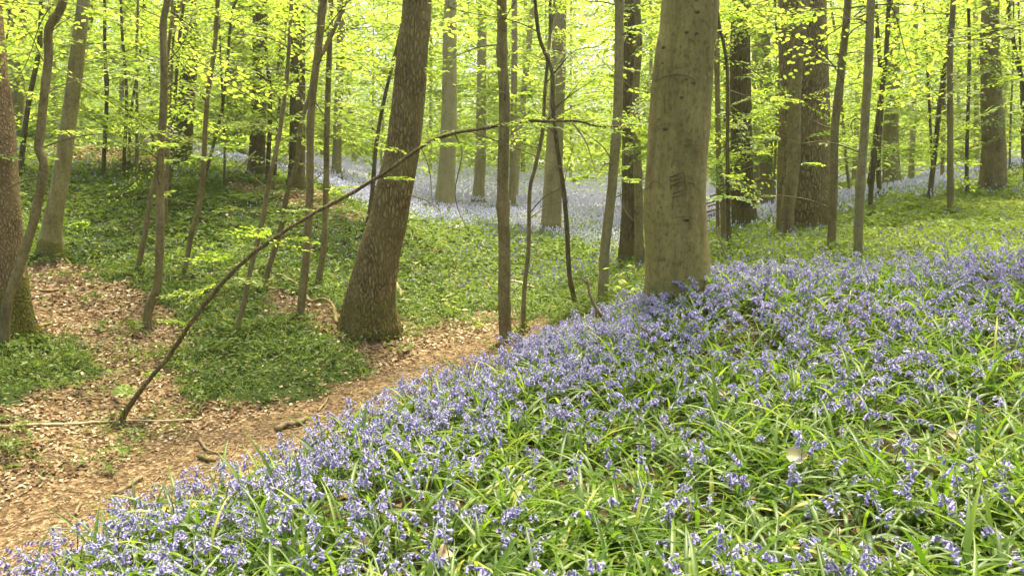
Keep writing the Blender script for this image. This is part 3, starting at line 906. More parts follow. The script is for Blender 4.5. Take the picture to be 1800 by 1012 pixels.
for pts, w in (([(1152, 142), (1168, 134), (1192, 131), (1212, 136), (1230, 148)], .006), ([(1152, 180), (1168, 176), (1182, 176)], .003), ([(1238, 130), (1248, 123), (1256, 117)], .004),
               ([(1208, 252), (1224, 247), (1240, 243)], .004), ([(1156, 390), (1180, 385), (1200, 380), (1222, 383)], .005), ([(1176, 464), (1200, 458), (1228, 453), (1246, 455)], .005),
               ([(1182, 279), (1194, 284), (1206, 290)], .004), ([(1138, 334), (1148, 320), (1158, 320), (1168, 332)], .005)):
    scar('bark_scar', pts, w)
for pts in ([(1177, 312), (1190, 308), (1200, 302)], [(1179, 318), (1190, 316), (1202, 311)], [(1178, 329), (1186, 324), (1202, 319)], [(1180, 325), (1194, 327), (1203, 322)],
            [(1183, 341), (1192, 338), (1204, 333)], [(1184, 347), (1192, 345), (1205, 341)], [(1207, 320), (1214, 322), (1219, 325)], [(1200, 302), (1203, 310), (1203, 322)]):
    scar('carved_mark', pts, .006, 'scar')
for (px, py, s) in ((1170, 228, 1.2), (1160, 211, .8), (1206, 388, 1.2), (1155, 418, 1.1), (1224, 427, .9), (1166, 458, 1.1), (1163, 366, .6), (1168, 84, 1.0), (1166, 111, .7), (1225, 24, 1.1), (1207, 58, .9), (1224, 61, .8), (1198, 173, .8), (1219, 148, .9),
                    (1206, 141, .7), (1241, 134, .5), (1224, 123, .4), (1200, 496, .8), (1240, 464, .6), (1242, 388, .6)):
    q, nrm = on_trunk(px, py, -.004)
    tg = np.cross([0, 0, 1], nrm)
    k = np.linspace(0, np.pi, 12)
    kn = []
    W_ = .022 * s
    eye = np.stack([np.cos(k) * W_, np.sin(k) * W_ * .62 + .002], -1)
    arc = q + eye[:, :1] * tg + eye[:, 1:] * np.array([0, 0, 1.]) + nrm * .004
    V, F = tube(arc - bt['base'], .0055 * s * (.4 + .6 * np.sin(k)), 6)
    kb = mk('knot', V, F, M['scar_lip'], bt['root'])
    a = np.linspace(0, 2 * np.pi, 14, endpoint=False)
    hol = q + .75 * W_ * np.cos(a)[:, None] * tg + (.30 * W_ * np.sin(a)[:, None] - .0) * np.array([0, 0, 1.]) + nrm * .006
    hc = q + nrm * .009
    mk('knot_hollow', np.vstack([hol, hc[None]]) - bt['base'], [np.stack([np.arange(14), (np.arange(14) + 1) % 14, np.full(14, 14)], -1)], M['scar'], kb)

# ------------------------------------------------------------------ distant foliage: the mass of leaves that closes the wood
N = 640000
d = rng.uniform(34, 112, N) ** 1.0
x = rng.uniform(-1, 1, N) * (0.78 * d + 6)
gzz = H(x, d, False)
hmax = .26 * d + 3
h = rng.random(N) ** 1.15 * hmax + .4
# clump into layered sheets
cl = fbm(x * .22, h * .9 + d * .13, 21, 3) + .35 * fbm(x * .6, h * 2.2, 22, 2)
keep = (cl > -.2 - .3 * (d > 75) + .16 * np.clip((h / d - .1) / .09, 0, 1)) & ((h > 1.8) | (d > 60) | (rng.random(N) < .35))
x, d, h, gzz = x[keep], d[keep], h[keep], gzz[keep]
N = len(x)
a = rng.uniform(0, 2 * np.pi, N)
ta, tb = rng.normal(-.1, .35, N), rng.normal(0, .4, N)
X = np.stack([np.cos(a) * np.cos(ta), np.sin(a) * np.cos(ta), np.sin(ta)], -1)
Y0 = np.stack([-np.sin(a), np.cos(a), 0 * a], -1)
Z0 = np.cross(X, Y0)
Yv = Y0 * np.cos(tb)[:, None] + Z0 * np.sin(tb)[:, None]
V, F = leaf_arrays(np.stack([x, d, gzz + h], -1), X, Yv, np.cross(X, Yv), (.0040 * d + .05) * rng.uniform(.7, 1.4, N), LEAF4)
tn = np.repeat(np.clip(rng.normal(.55, .22, N), 0, 1), 4)
tag(mk('distant_foliage', V, [F], M['far_leaf'], tone=tn, smooth=False), 'mass of bright yellow-green leaves closing the wood far behind the trunks', None, None, 'stuff')

# ------------------------------------------------------------------ unseen canopy overhead, added to filter the light, cut short where brightness is wanted
N = 12500
x, y = rng.uniform(-34, 34, N), rng.uniform(-9, 17, N)
cl = fbm(x * .16, y * .16, 55, 3)
k = rng.random(N) < np.clip(.62 + .9 * cl, .05, 1)
x, y = x[k], y[k]
N = len(x)
a, ta, tb = rng.uniform(0, 2 * np.pi, N), rng.normal(0, .35, N), rng.normal(0, .35, N)
X = np.stack([np.cos(a) * np.cos(ta), np.sin(a) * np.cos(ta), np.sin(ta)], -1)
Y0 = np.stack([-np.sin(a), np.cos(a), 0 * a], -1)
Z0 = np.cross(X, Y0)
Yv = Y0 * np.cos(tb)[:, None] + Z0 * np.sin(tb)[:, None]
V, F = leaf_arrays(np.stack([x, y, rng.uniform(12, 20, N) + .22 * np.maximum(y - 20, 0)], -1), X, Yv, np.cross(X, Yv), .42 * rng.uniform(.7, 1.3, N), LEAF4)
tag(mk('unseen_canopy_foliage', V, [F], M['far_leaf'], tone=np.repeat(np.clip(rng.normal(.5, .2, N), 0, 1), 4), smooth=False), 'unseen broken roof of beech leaves added overhead to filter the light', None, None, 'stuff')

# ------------------------------------------------------------------ ground cover helpers
def sample(n, y0, y1, power=1.0, margin=.08, seed=0):
    """random ground points in front of the camera, denser near"""
    r = np.random.default_rng(900 + seed)
    u = r.random(n)
    p = 2 - power
    y = (y0 ** p + u * (y1 ** p - y0 ** p)) ** (1 / p)
    x = r.uniform(-1, 1, n) * ((.662 + margin) * y + .6)
    return x, y, H(x, y)


def leaves_mesh(name, x, y, z, ln, wid, tilt, mat, tone, label, lift=0.0):
    N = len(x)
    a = rng.uniform(0, 2 * np.pi, N)
    ta, tb = rng.normal(0, tilt, N), rng.normal(0, tilt, N)
    X = np.stack([np.cos(a) * np.cos(ta), np.sin(a) * np.cos(ta), np.sin(ta)], -1)
    Y0 = np.stack([-np.sin(a), np.cos(a), 0 * a], -1)
    Z0 = np.cross(X, Y0)
    Yv = Y0 * np.cos(tb)[:, None] + Z0 * np.sin(tb)[:, None]
    sh = np.array([(-.5, 0, 0), (0, wid, .12), (.5, 0, .06), (0, -wid, .12)])
    V, F = leaf_arrays(np.stack([x, y, z + lift], -1), X, Yv, np.cross(X, Yv), ln, sh)
    return tag(mk(name, V, [F], mat, tone=np.repeat(tone, 4), smooth=False), label, None, None, 'stuff')


# ---- dead leaves on the path and the lower left bank
x, y, z = sample(170000, 4.2, 34, 1.25, seed=1)
nr, lt, ll = zones(x, y, z)
px, py = proj(np.stack([x, y, z], -1))
gap = fbm(x * .9 + 11, y * .9, 31, 2)
pth = np.exp(-((edge_s(x, y) - 2.3) / 1.0) ** 2)
k = (lt & (rng.random(len(x)) < .95 - .55 * pth * (gap > -.1))) | (~nr & ~ll & ~lt & (rng.random(len(x)) < .14 + .16 * (gap > .2)))
x, y, z = x[k], y[k], z[k]
s_ = edge_s(x, y)
path = (s_ > .8) & (s_ < 3.3 + .25 * fbm(x, y, 33))     # trodden: small broken bits
ln = np.where(path, rng.uniform(.014, .036, len(x)), rng.uniform(.035, .075, len(x))) * np.clip(y / 9, .9, 2.2)
tone = np.clip(np.where(path, rng.normal(.46, .2, len(x)), rng.normal(.58, .26, len(x))), 0, 1)
leaves_mesh('leaf_litter', x, y, z, ln, .30, .38, M['litter'], tone, 'brown and tan dead beech leaves strewn over the path and lower left bank', .012)

# ---- herbs on the banks (wood anemone, dog's mercury): small leaflets in rosettes
x, y, z = sample(90000, 4.0, 40, 1.2, seed=2)
nr, lt, ll = zones(x, y, z)
px, py = proj(np.stack([x, y, z], -1))
pt = fbm(x * 1.6, y * 1.6, 41, 3)
inpatch = np.zeros(len(x), bool)
jit = rng.normal(0, 1, (2, len(x))) * np.array([[16.], [6.]])
for poly in ([(-400, 590), (0, 598), (55, 612), (110, 650), (125, 668), (60, 700), (0, 676), (-300, 690)], [(170, 745), (240, 745), (275, 765), (230, 780), (180, 770)], [(-200, 800), (0, 780), (60, 790), (50, 815), (-200, 830)],
             [(160, 800), (240, 795), (245, 812), (180, 812)], [(140, 825), (180, 822), (190, 840), (145, 842)], [(110, 680), (190, 675), (190, 700), (120, 700)], [(-100, 740), (60, 745), (60, 765), (-100, 765)], [(700, 590), (760, 585), (790, 555), (720, 545)], [(220, 620), (330, 625), (330, 650), (240, 645)], [(930, 520), (1080, 470), (1100, 545), (990, 560), (920, 572)]):
    inpatch |= inpoly(px + 14 * pt + jit[0], py + 5 * pt + jit[1], poly)
k = (~nr & ~lt & ~ll & (rng.random(len(x)) < .9) & (pt > -.55)) | (inpatch & ~nr) | (lt & (pt > .30) & (edge_s(x, y) > 3.6) & (rng.random(len(x)) < .45)) | (lt & (edge_s(x, y) > 3.4) & (rng.random(len(x)) < .035)) | (ll & (y < 30) & (rng.random(len(x)) < .25))
x, y, z, px, py, inpatch = x[k], y[k], z[k], px[k], py[k], inpatch[k]
n = 6
dense = inpoly(px, py, [(330, 560), (540, 540), (650, 610), (665, 660), (560, 700), (440, 730), (330, 690)])
cx = np.repeat(x, n) + rng.normal(0, .055, len(x) * n) * np.clip(np.repeat(y, n) / 9, .8, 2)
cy = np.repeat(y, n) + rng.normal(0, .055, len(x) * n) * np.clip(np.repeat(y, n) / 9, .8, 2)
big = rng.random(len(x)) < .2
cz = np.repeat(z + rng.uniform(.03, .13, len(x)) + .08 * big * rng.random(len(x)), n) + rng.normal(0, .02, len(x) * n)
ln = rng.uniform(.03, .07, len(cx)) * np.clip(np.repeat(y, n) / 10, .8, 2.4) * np.repeat(np.where(big, rng.uniform(1.2, 1.9, len(x)), rng.uniform(.6, 1.15, len(x))), n)
tone = np.clip(np.repeat(rng.normal(.45, .14, len(x)) - .2 * dense + .22 * (x > 3) + .25 * fbm(x * .5, y * .5, 44), n) + rng.normal(0, .13, len(cx)), 0, 1)
leaves_mesh('ground_foliage', cx, cy, cz, ln, .26, .42, M['herb'], tone, 'low dark green woodland herbs carpeting the banks')

# ---- leaves drifted and herbs grown against the trunk feet
bx, by, br = [], [], []
for t_ in TREES:
    if t_['Y'] < 24:
        r0 = float(t_['rad'][0])
        m_ = int(60 + 500 * r0)
        an = rng.uniform(0, 2 * np.pi, m_)
        rr_ = r0 * rng.uniform(1.0, 1.5, m_) + np.abs(rng.normal(0, .12, m_))
        bx.append(t_['base'][0] + np.cos(an) * rr_)
        by.append(t_['base'][1] + np.sin(an) * rr_)
bx, by = np.concatenate(bx), np.concatenate(by)
bz = H(bx, by)
nr, lt, ll = zones(bx, by, bz)
k = lt | (rng.random(len(bx)) < .35)
leaves_mesh('drifted_leaves', bx[k], by[k], bz[k] + rng.uniform(.0, .05, k.sum()), rng.uniform(.035, .075, k.sum()), .3, .6, M['litter'], np.clip(rng.normal(.5, .25, k.sum()), 0, 1), 'dead leaves drifted against the trunk feet', .012)
k = ~nr & (~lt | (rng.random(len(bx)) < .25))
hx3, hy3 = np.repeat(bx[k], 3) + rng.normal(0, .04, 3 * k.sum()), np.repeat(by[k], 3) + rng.normal(0, .04, 3 * k.sum())
leaves_mesh('foot_herbs', hx3, hy3, np.repeat(bz[k] + rng.uniform(.03, .16, k.sum()), 3), rng.uniform(.035, .08, 3 * k.sum()), .27, .45, M['herb'], np.clip(rng.normal(.5, .2, 3 * k.sum()), 0, 1), 'green herbs growing against the trunk feet')
# ---- thin twigs strewn over the litter
x, y, z = sample(5200, 4.5, 22, 1.2, seed=12)
nr, lt, ll = zones(x, y, z)
k = lt & ~nr
parts = []
for px_, py_, pz_ in zip(x[k], y[k], z[k]):
    a_, l_ = rng.uniform(0, np.pi), rng.uniform(.06, .38)
    d_ = np.array([math.cos(a_), math.sin(a_), rng.normal(0, .06)]) * l_ / 2
    c_ = np.array([px_, py_, pz_ + .02])
    parts.append(tube(np.array([c_ - d_, c_ + rng.normal(0, .012, 3), c_ + d_]), rng.uniform(.0022, .006) * np.array([1, .9, .5]), 4, cap=False))
V, F = merge(parts)
tag(mk('twig_litter', V, F, M['deadwood']), 'thin dead twigs strewn among the leaves of path and bank', None, None, 'stuff')

# ---- grassy bluebell leaves scattered on the far banks, thin blades


def strap_mesh(name, x, y, z, L, W, th0, kap, mat, tone, label, K=6, az=None):
    N = len(x)
    a = rng.uniform(0, 2 * np.pi, N) if az is None else az
    s = np.linspace(0, 1, K)
    th = th0[:, None] - kap[:, None] * s[None] ** 1.2
    ds = L[:, None] / (K - 1)
    hx = np.concatenate([np.zeros((N, 1)), np.cumsum(np.cos(th[:, 1:]) * ds, 1)], 1)
    hz = np.concatenate([np.zeros((N, 1)), np.cumsum(np.sin(th[:, 1:]) * ds, 1)], 1)
    hz = np.maximum(hz, .006 - .0 * hz) if False else hz
    sway = rng.normal(0, .16, N)[:, None] * L[:, None] * s[None] ** 2
    ca, sa = np.cos(a)[:, None], np.sin(a)[:, None]
    cx = x[:, None] + hx * ca - sway * sa
    cy = y[:, None] + hx * sa + sway * ca
    cz = np.maximum(z[:, None] + hz, z[:, None] + .008)
    w = W[:, None] * np.minimum(1, (1 - s[None]) * 3.2 + .02) * (.55 + .45 * np.minimum(1, s[None] * 4))
    tw = rng.normal(0, .35, N)[:, None] * s[None]
    nx_, ny_, nz_ = -np.sin(th) * ca, -np.sin(th) * sa, np.cos(th)
    sx, sy, sz = -sa * np.cos(tw) + nx_ * np.sin(tw), ca * np.cos(tw) + ny_ * np.sin(tw), nz_ * np.sin(tw)
    Pm = np.stack([cx, cy, cz], -1)
    Sd = np.stack([sx, sy, sz], -1) * w[..., None] * .5
    Nr = np.stack([nx_, ny_, nz_], -1) * w[..., None] * .22
    V = np.stack([Pm - Sd + Nr, Pm, Pm + Sd + Nr], 2).reshape(-1, 3)      # N,K,3
    b = (np.arange(N)[:, None] * K + np.arange(K - 1)[None]) * 3
    F = np.concatenate([np.stack([b, b + 1, b + 4, b + 3], -1).reshape(-1, 4), np.stack([b + 1, b + 2, b + 5, b + 4], -1).reshape(-1, 4)])
    return tag(mk(name, V, [F], mat, tone=np.repeat(tone, K * 3), smooth=True), label, None, None, 'stuff')


x, y, z = sample(110000, 7.0, 34, 1.2, seed=3)
nr, lt, ll = zones(x, y, z)
gr = fbm(x * .8, y * .8, 51, 2)
k = ~nr & ~lt & ((gr > -.1) | (x > 2)) & (rng.random(len(x)) < .75)
x, y, z = x[k], y[k], z[k]
N = len(x)
strap_mesh('wood_grass', x, y, z, rng.uniform(.12, .30, N), rng.uniform(.006, .010, N) * np.clip(y / 8, 1, 3), rng.uniform(.8, 1.4, N), rng.uniform(.4, 1.8, N), M['herb'], np.clip(rng.normal(.6, .2, N), 0, 1), 'thin green blades among the herbs on both banks', 4)

# ---- strap leaves of the bluebells on the near bank
x, y, z = sample(58000, 1.5, 8.9, 1.0, .5, seed=4)
nr, lt, ll = zones(x, y, z)
cl = fbm(x * 2.2, y * 2.2, 61, 2)
keep = nr & (rng.random(len(x)) < np.clip(.75 + 1.2 * cl, .12, 1))
x, y, z, cl = x[keep], y[keep], z[keep], cl[keep]
# tufts: pull bases towards tuft centres
gxx, gyy = np.round(x / .11), np.round(y / .11)
hx_ = vnoise(gxx * 7.3, gyy * 3.1, 3) * .03
hy_ = vnoise(gxx * 5.1, gyy * 9.7, 4) * .03
x2, y2 = gxx * .11 + hx_ + (x - gxx * .11) * .45, gyy * .11 + hy_ + (y - gyy * .11) * .45
az = np.arctan2(y - gyy * .11, x - gxx * .11) + rng.normal(0, .7, len(x))
N = len(x)
tone = np.clip(rng.normal(.46, .22, N) + .16 * cl + .1 * vnoise(gxx * 3.3, gyy * 3.3, 8), 0, .92)
yel = rng.random(N) < .035
tone[yel] = 1
strap_mesh('bluebell_leaves', x2, y2, H(x2, y2) - .01, rng.uniform(.22, .48, N), rng.uniform(.010, .021, N), rng.uniform(.65, 1.45, N), rng.uniform(.6, 2.9, N), M['strap'], tone, 'long glossy strap leaves of bluebells tangled over the near bank', 7, az)

# a few low herbs and dead leaves between the strap leaves
x, y, z = sample(13000, 1.6, 8.5, 1.0, .5, seed=5)
nr, lt, ll = zones(x, y, z)
k = nr & (rng.random(len(x)) < .6)
x, y, z = x[k], y[k], z[k]
leaves_mesh('dead_leaves', x, y, z, rng.uniform(.03, .07, len(x)), .3, .4, M['litter'], np.clip(rng.normal(.45, .25, len(x)), 0, 1), 'brown dead leaves on the soil under the bluebells', .015)
x, y, z = sample(2600, 1.9, 8.5, 1.2, .1, seed=6)
nr, lt, ll = zones(x, y, z)
px, py = proj(np.stack([x, y, z], -1))
k = nr & (fbm(x * 1.7, y * 1.7, 71, 2) > .12) & (px > 850)
x, y, z = x[k], y[k], z[k]
n = 7
cx, cy = np.repeat(x, n) + rng.normal(0, .03, len(x) * n), np.repeat(y, n) + rng.normal(0, .03, len(x) * n)
leaves_mesh('low_herbs', cx, cy, np.repeat(z + rng.uniform(.05, .16, len(x)), n), rng.uniform(.03, .055, len(cx)), .30, .4, M['strap'], np.clip(rng.normal(.45, .12, len(cx)), 0, .9), 'low lobed green herb leaves among the near bluebells')

# ---- bluebells


def bell_geom():
    """one hanging bell along -Z from its stalk at the origin: unit length"""
    a = np.arange(6) * np.pi / 3
    rings = [(0.0, .10), (-.16, .19), (-.55, .21), (-.82, .27)]
    V = [np.stack([np.cos(a) * r, np.sin(a) * r, np.full(6, zz)], -1) for zz, r in rings]
    a2 = a + np.pi / 6
    V.append(np.stack([np.cos(a2) * .50, np.sin(a2) * .50, np.full(6, -.86)], -1))
    V = np.vstack(V)
    j = np.arange(6)
    j2 = (j + 1) % 6
    F = np.concatenate([np.stack([k * 6 + j, k * 6 + j2, k * 6 + 6 + j2, k * 6 + 6 + j], -1) for k in range(3)])
    Tn = np.stack([18 + j, 18 + j2, 24 + j], -1)
    top = np.array([[0, 0, .06]])
    V = np.vstack([V, top])
    Tn = np.concatenate([Tn, np.stack([j2, j, np.full(6, 30)], -1)])
    return V, [F, Tn]


BV, BF = bell_geom()


def bluebell_variant(seed):
    """stem polyline and bells (position, direction, size) of one plant"""
    r = np.random.default_rng(seed)
    h = r.uniform(.25, .36)
    n = 12
    t = np.linspace(0, 1, n)
    lean = r.uniform(.02, .10)
    nod = r.uniform(.03, .075)
    P = np.stack([lean * t ** 1.5 + nod * np.clip((t - .72) / .28, 0, 1) ** 1.7, .01 * np.sin(t * 5 + seed), h * t - nod * .75 * np.clip((t - .78) / .22, 0, 1) ** 2], -1)
    nb = r.integers(7, 12)
    bells = []
    for i in range(nb):
        f = .72 + .28 * i / (nb - 1)
        p = np.array([np.interp(f, t, P[:, c]) for c in range(3)])
        yaw = r.normal(0, 1.2) if r.random() < .65 else r.uniform(-np.pi, np.pi)
        sz = (.0235 - .006 * max(0, i / (nb - 1) - .5) * 2) * r.uniform(.85, 1.15)
        out = r.uniform(.25, 1.25) - .2 * i / nb
        bells.append((p, yaw, out, sz))
    return P, bells


def bell_at(p, yaw, out, sz):
    d = np.array([math.cos(yaw), math.sin(yaw), 0])
    att = p + d * .010 + [0, 0, -.002]
    Mx = np.array(Matrix.Rotation(yaw, 3, 'Z') @ Matrix.Rotation(-out, 3, 'Y'))
    return (BV * sz) @ Mx.T + att


VAR = [bluebell_variant(400 + i) for i in range(14)]
VSTEM, VBELLS, VALL = [], [], []
for P, bells in VAR:
    rad = np.interp(np.linspace(0, 1, len(P)), [0, .6, 1], [.0030, .0024, .0012])
    parts = [tube(P, rad, 4, cap=False)]
    for (p, yaw, out, sz) in bells:
        d = np.array([math.cos(yaw), math.sin(yaw), 0])
        parts.append(tube(np.array([p, p + d * .006 + [0, 0, .003], p + d * .010 + [0, 0, -.001]]), .0011, 3, cap=False))
    VSTEM.append(merge(parts))
    VBELLS.append([(bell_at(*b), BF) for b in bells])

x, y, z = sample(20500, 1.8, 8.9, 1.0, .42, seed=8)
nr, lt, ll = zones(x, y, z)
s_ = edge_s(x, y)
cl = fbm(x * 1.8, y * 1.8, 81, 3)
pxx, pyy = proj(np.stack([x, y, z + .3], -1))
dens = .10 + .40 * np.clip((s_ + 2.0) / 1.3, 0, 1) + .58 * np.clip((y - 3.7) / 2.4, 0, 1)
dens *= np.clip(.85 + .7 * cl, .25, 1.4)
k = nr & (rng.random(len(x)) < dens)
x, y, z = x[k], y[k], z[k]
# spread a little: drop plants closer than 2 cm
N = len(x)
var = rng.integers(0, len(VAR), N)
rot = rng.uniform(0, 2 * np.pi, N)
scl = rng.uniform(.78, 1.12, N)
px, py = proj(np.stack([x, y, z + .26], -1))
visible = (px > 15) & (px < 1785) & (py > 0) & (py < 990)
order = np.argsort(np.where(visible, y, 1e9))
chosen = set(order[:300].tolist())
NEAR_LABEL = 'violet-blue bluebell with nodding bells, one of the 300 nearest on the bank'
protos = {}
for i in chosen:
    v = int(var[i])
    if v not in protos:
        root = thing('bluebell', NEAR_LABEL, 'bluebell', (0, 0, 0), 'bluebells nearest on the bank')
        V, F = VSTEM[v]
        sm = mk('stem', V, F, M['stem'], root, tone=np.full(len(V), rng.uniform(.3, .9)))
        bs = []
        for (bv, bf) in VBELLS[v]:
            bs.append(mk('flower', bv, bf, M['petal'], root, tone=np.clip(np.full(len(bv), rng.normal(.5, .2)) + np.where(np.arange(len(bv)) >= 18, .12, 0), 0, 1)))
        protos[v] = (root, [sm] + bs)
        r_ = root
    else:
        r0, ch = protos[v]
        r_ = r0.copy()
        C.objects.link(r_)
        for c in ch:
            c2 = c.copy()
            c2.parent = r_
            C.objects.link(c2)
    r_.location = (x[i], y[i], z[i] - .01)
    r_.rotation_euler = (rng.normal(0, .08), rng.normal(0, .08), rot[i])
    r_.scale = (scl[i],) * 3
SV, SF3, SF4, BVs, BF4, BF3, tS, tB = [], [], [], [], [], [], [], []
ns = nbv = 0
for i in range(N):
    if i in chosen:
        continue
    v = int(var[i])
    Mx = np.array(Matrix.Rotation(rot[i], 3, 'Z') @ Matrix.Rotation(rng.normal(0, .08), 3, 'X')) * scl[i]
    o = np.array([x[i], y[i], z[i] - .01])
    V, F = VSTEM[v]
    SV.append(V @ Mx.T + o)
    SF4 += [f + ns for f in F]
    ns += len(V)
    tS.append(np.full(len(V), rng.uniform(.2, 1)))
    pt_ = rng.normal(.48, .13)
    for bv, bf in VBELLS[v]:
        BVs.append(bv @ Mx.T + o)
        BF4.append(bf[0] + nbv)
        BF3.append(bf[1] + nbv)
        nbv += len(bv)
        tB.append(np.clip(np.full(len(bv), pt_ + rng.normal(0, .14)) + np.where(np.arange(len(bv)) >= 18, .12, 0), 0, 1))
tag(mk('bluebell_stems', np.vstack(SV), [np.concatenate(SF4)], M['stem'], tone=np.concatenate(tS)), 'green and purplish flower stems of the massed bluebells', None, None, 'stuff')
tag(mk('bluebell_flowers', np.vstack(BVs), [np.concatenate(BF4), np.concatenate(BF3)], M['petal'], tone=np.concatenate(tB)), 'mass of violet-blue bluebell flowers along the brow and top of the near bank', None, None, 'stuff')
print("bluebells", N, "bells verts", nbv)

# ---- bluebells beyond: dabs of flower heads on the plain, the ridge and sprinkled over the green


def dabs(name, x, y, z, size, mat, label, hgt):
    N = len(x)
    o = np.array([(0, 0, .9), (.5, 0, .1), (-.25, .43, 0), (-.25, -.43, .05), (.1, 0, -.8)])
    f = np.array([(0, 1, 2), (0, 2, 3), (0, 3, 1), (4, 2, 1), (4, 3, 2), (4, 1, 3)])
    a = rng.uniform(0, 2 * np.pi, N)
    ca, sa = np.cos(a)[:, None], np.sin(a)[:, None]
    V = np.stack([o[None, :, 0] * ca - o[None, :, 1] * sa, o[None, :, 0] * sa + o[None, :, 1] * ca, np.repeat(o[None, :, 2], N, 0)], -1) * size[:, None, None]
    V = V + rng.normal(0, .12, V.shape) * size[:, None, None] + np.stack([x, y, z + hgt], -1)[:, None]
    F = (np.arange(N)[:, None, None] * 5 + f[None]).reshape(-1, 3)
    tag(mk(name, V.reshape(-1, 3), [F], mat, tone=np.repeat(np.clip(rng.normal(.5, .2, N), 0, 1), 5), smooth=False), label, None, None, 'stuff')


x, y, z = sample(190000, 12, 75, .9, .05, seed=9)
nr, lt, ll = zones(x, y, z)
cl = fbm(x * .5, y * .5, 91, 3)
k = ll & (rng.random(len(x)) < np.clip(.8 + cl, .1, 1))
x, y, z = x[k], y[k], z[k]
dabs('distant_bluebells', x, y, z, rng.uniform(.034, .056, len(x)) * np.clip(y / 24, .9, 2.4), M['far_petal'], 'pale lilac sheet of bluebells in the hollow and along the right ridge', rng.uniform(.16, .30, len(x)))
x, y, z = sample(42000, 8.0, 30, 1.0, .05, seed=10)
nr, lt, ll = zones(x, y, z)
px, py = proj(np.stack([x, y, z], -1))
cl = fbm(x * .8, y * .8, 92, 3)
pr = np.where(px > 1240, .10 + .35 * np.clip((1 - abs(y - 9) / 2), 0, 1) + .25 * (y > 14), .05 + .14 * (y > 13)) + np.where((px > 800) & (px < 1130) & (py < 520), .45, 0) + np.where((px > 680) & (px < 760) & (py > 450) & (py < 500), .3, 0)
k = ~nr & ~lt & ~ll & (rng.random(len(x)) < pr * np.clip(.6 + 1.6 * cl, 0, 1.6))
x, y, z = x[k], y[k], z[k]
dabs('scattered_bluebells', x, y, z, rng.uniform(.016, .030, len(x)) * np.clip(y / 12, .9, 2), M['petal'], 'sparse bluebell heads sprinkled through the green cover beyond the near bank', rng.uniform(.14, .28, len(x)))

# ------------------------------------------------------------------ small things


def stick(name, pts, w, label, cat, mat='deadwood', lift=.02, d=None, rise=None, side=()):
    """a dead branch lying on the ground (pts in photo pixels along the ground)"""
    Q = []
    for k, (px, py) in enumerate(pts):
        q = ground(px, py) if d is None else at(px, py, d)
        q = q + np.array([0, 0, lift + (rise[k] if rise else 0)])
        Q.append(q)
    Q = np.array(Q)
    b = Q[0].copy()
    S = spline(Q, .04)
    S = S + np.stack([.006 * vnoise(np.arange(len(S)) * .6, 1, 1), 0 * S[:, 0], .006 * vnoise(np.arange(len(S)) * .6, 5, 2)], -1)
    dm = S[:, 1].mean()
    V, F = tube(S - b, np.linspace(w[0], w[1], len(S)) * dm / FPX / 2 * (1 + .12 * vnoise(np.arange(len(S)) * .5, 7, 3)), 8, .1, 4)
    o = mk(name, V, F, M[mat], None, loc=b.tolist())
    tag(o, label, cat)
    for sp, sw in side:
        Q2 = spline(np.array([(ground(*p) if d is None else at(*p, d)) + [0, 0, lift] for p in sp]) if d is None else np.array([at(*p, d) for p in sp]), .04)
        V, F = tube(Q2 - b, np.linspace(sw, sw * .4, len(Q2)) * dm / FPX / 2, 6, .1, 4)
        mk('side_twig', V, F, M[mat], o)
    return o


stick('fallen_branch', [(-40, 756), (60, 750), (130, 748), (200, 744), (290, 743), (350, 740)], (6.5, 3), 'long pale branch lying flat on litter at the foot of the bowed sapling', 'branch', 'palewood', .02)
stick('fallen_branch', [(380, 464), (415, 465), (440, 470)], (7, 5), 'short dark branch on the left bank above the fallen curved branch', 'branch')
stick('fallen_branch', [(462, 502), (478, 498), (490, 496), (512, 505), (530, 513), (545, 534), (571, 541), (586, 553), (592, 572)], (5, 7), 'curved fallen branch with an upright spur left of the ribbed leaning oak', 'branch', 'sapling', .03,
      rise=[0, .04, .1, .08, .04, .02, .1, .1, 0])
stick('fallen_branch', [(686, 502), (696, 514), (706, 528), (718, 541)], (10, 8), 'pale broken limb leaning on the right foot of the ribbed leaning oak', 'branch', 'deadwood', .03, rise=[.2, .12, .05, 0])
stick('fallen_branch', [(758, 466), (766, 456), (772, 444), (776, 438)], (7, 3), 'upright black snag on the slope of the hollow', 'branch', 'dark', 0, d=17.5)
stick('fallen_log', [(785, 502), (797, 507), (808, 513)], (8, 7), 'short dark log lying at the left end of the brushwood in the hollow', 'log', 'deadwood', .08)
stick('fallen_log', [(776, 405), (795, 408), (815, 413), (838, 421)], (5, 3), 'dark rotten log on the slope below the lilac plain', 'log', 'dark', .08)
for k, (a, b_, w, lab) in enumerate([((820, 508), (905, 513), 4, 'longest bare branch of the brushwood pile in the hollow'), ((850, 498), (885, 508), 4, 'grey branch at the back of the brushwood pile in the hollow'), ((880, 505), (938, 520), 5, 'dark branch at the right end of the brushwood pile in the hollow'),
                                     ((905, 522), (948, 512), 3, 'slim branch crossing the right end of the brushwood pile'), ((825, 521), (870, 514), 3, 'slim branch crossing the left part of the brushwood pile'), ((845, 506), (862, 522), 3, 'stubby stick in the middle of the brushwood pile')]):
    stick('fallen_branch', [a, ((a[0] + b_[0]) / 2 + 3, (a[1] + b_[1]) / 2 - 3), b_], (w, w * .6), lab, 'branch', 'deadwood' if k % 2 else 'palewood', .06 + .05 * (k % 3))
stick('fallen_log', [(487, 760), (505, 752), (522, 750), (540, 742)], (12, 9), 'dark brown broken log at the path edge behind the bluebells', 'log', 'deadwood', .04)
stick('fallen_branch', [(352, 776), (358, 788), (372, 797), (396, 800)], (6, 4), 'hooked brown root poking from the trodden path', 'branch', 'deadwood', .02)
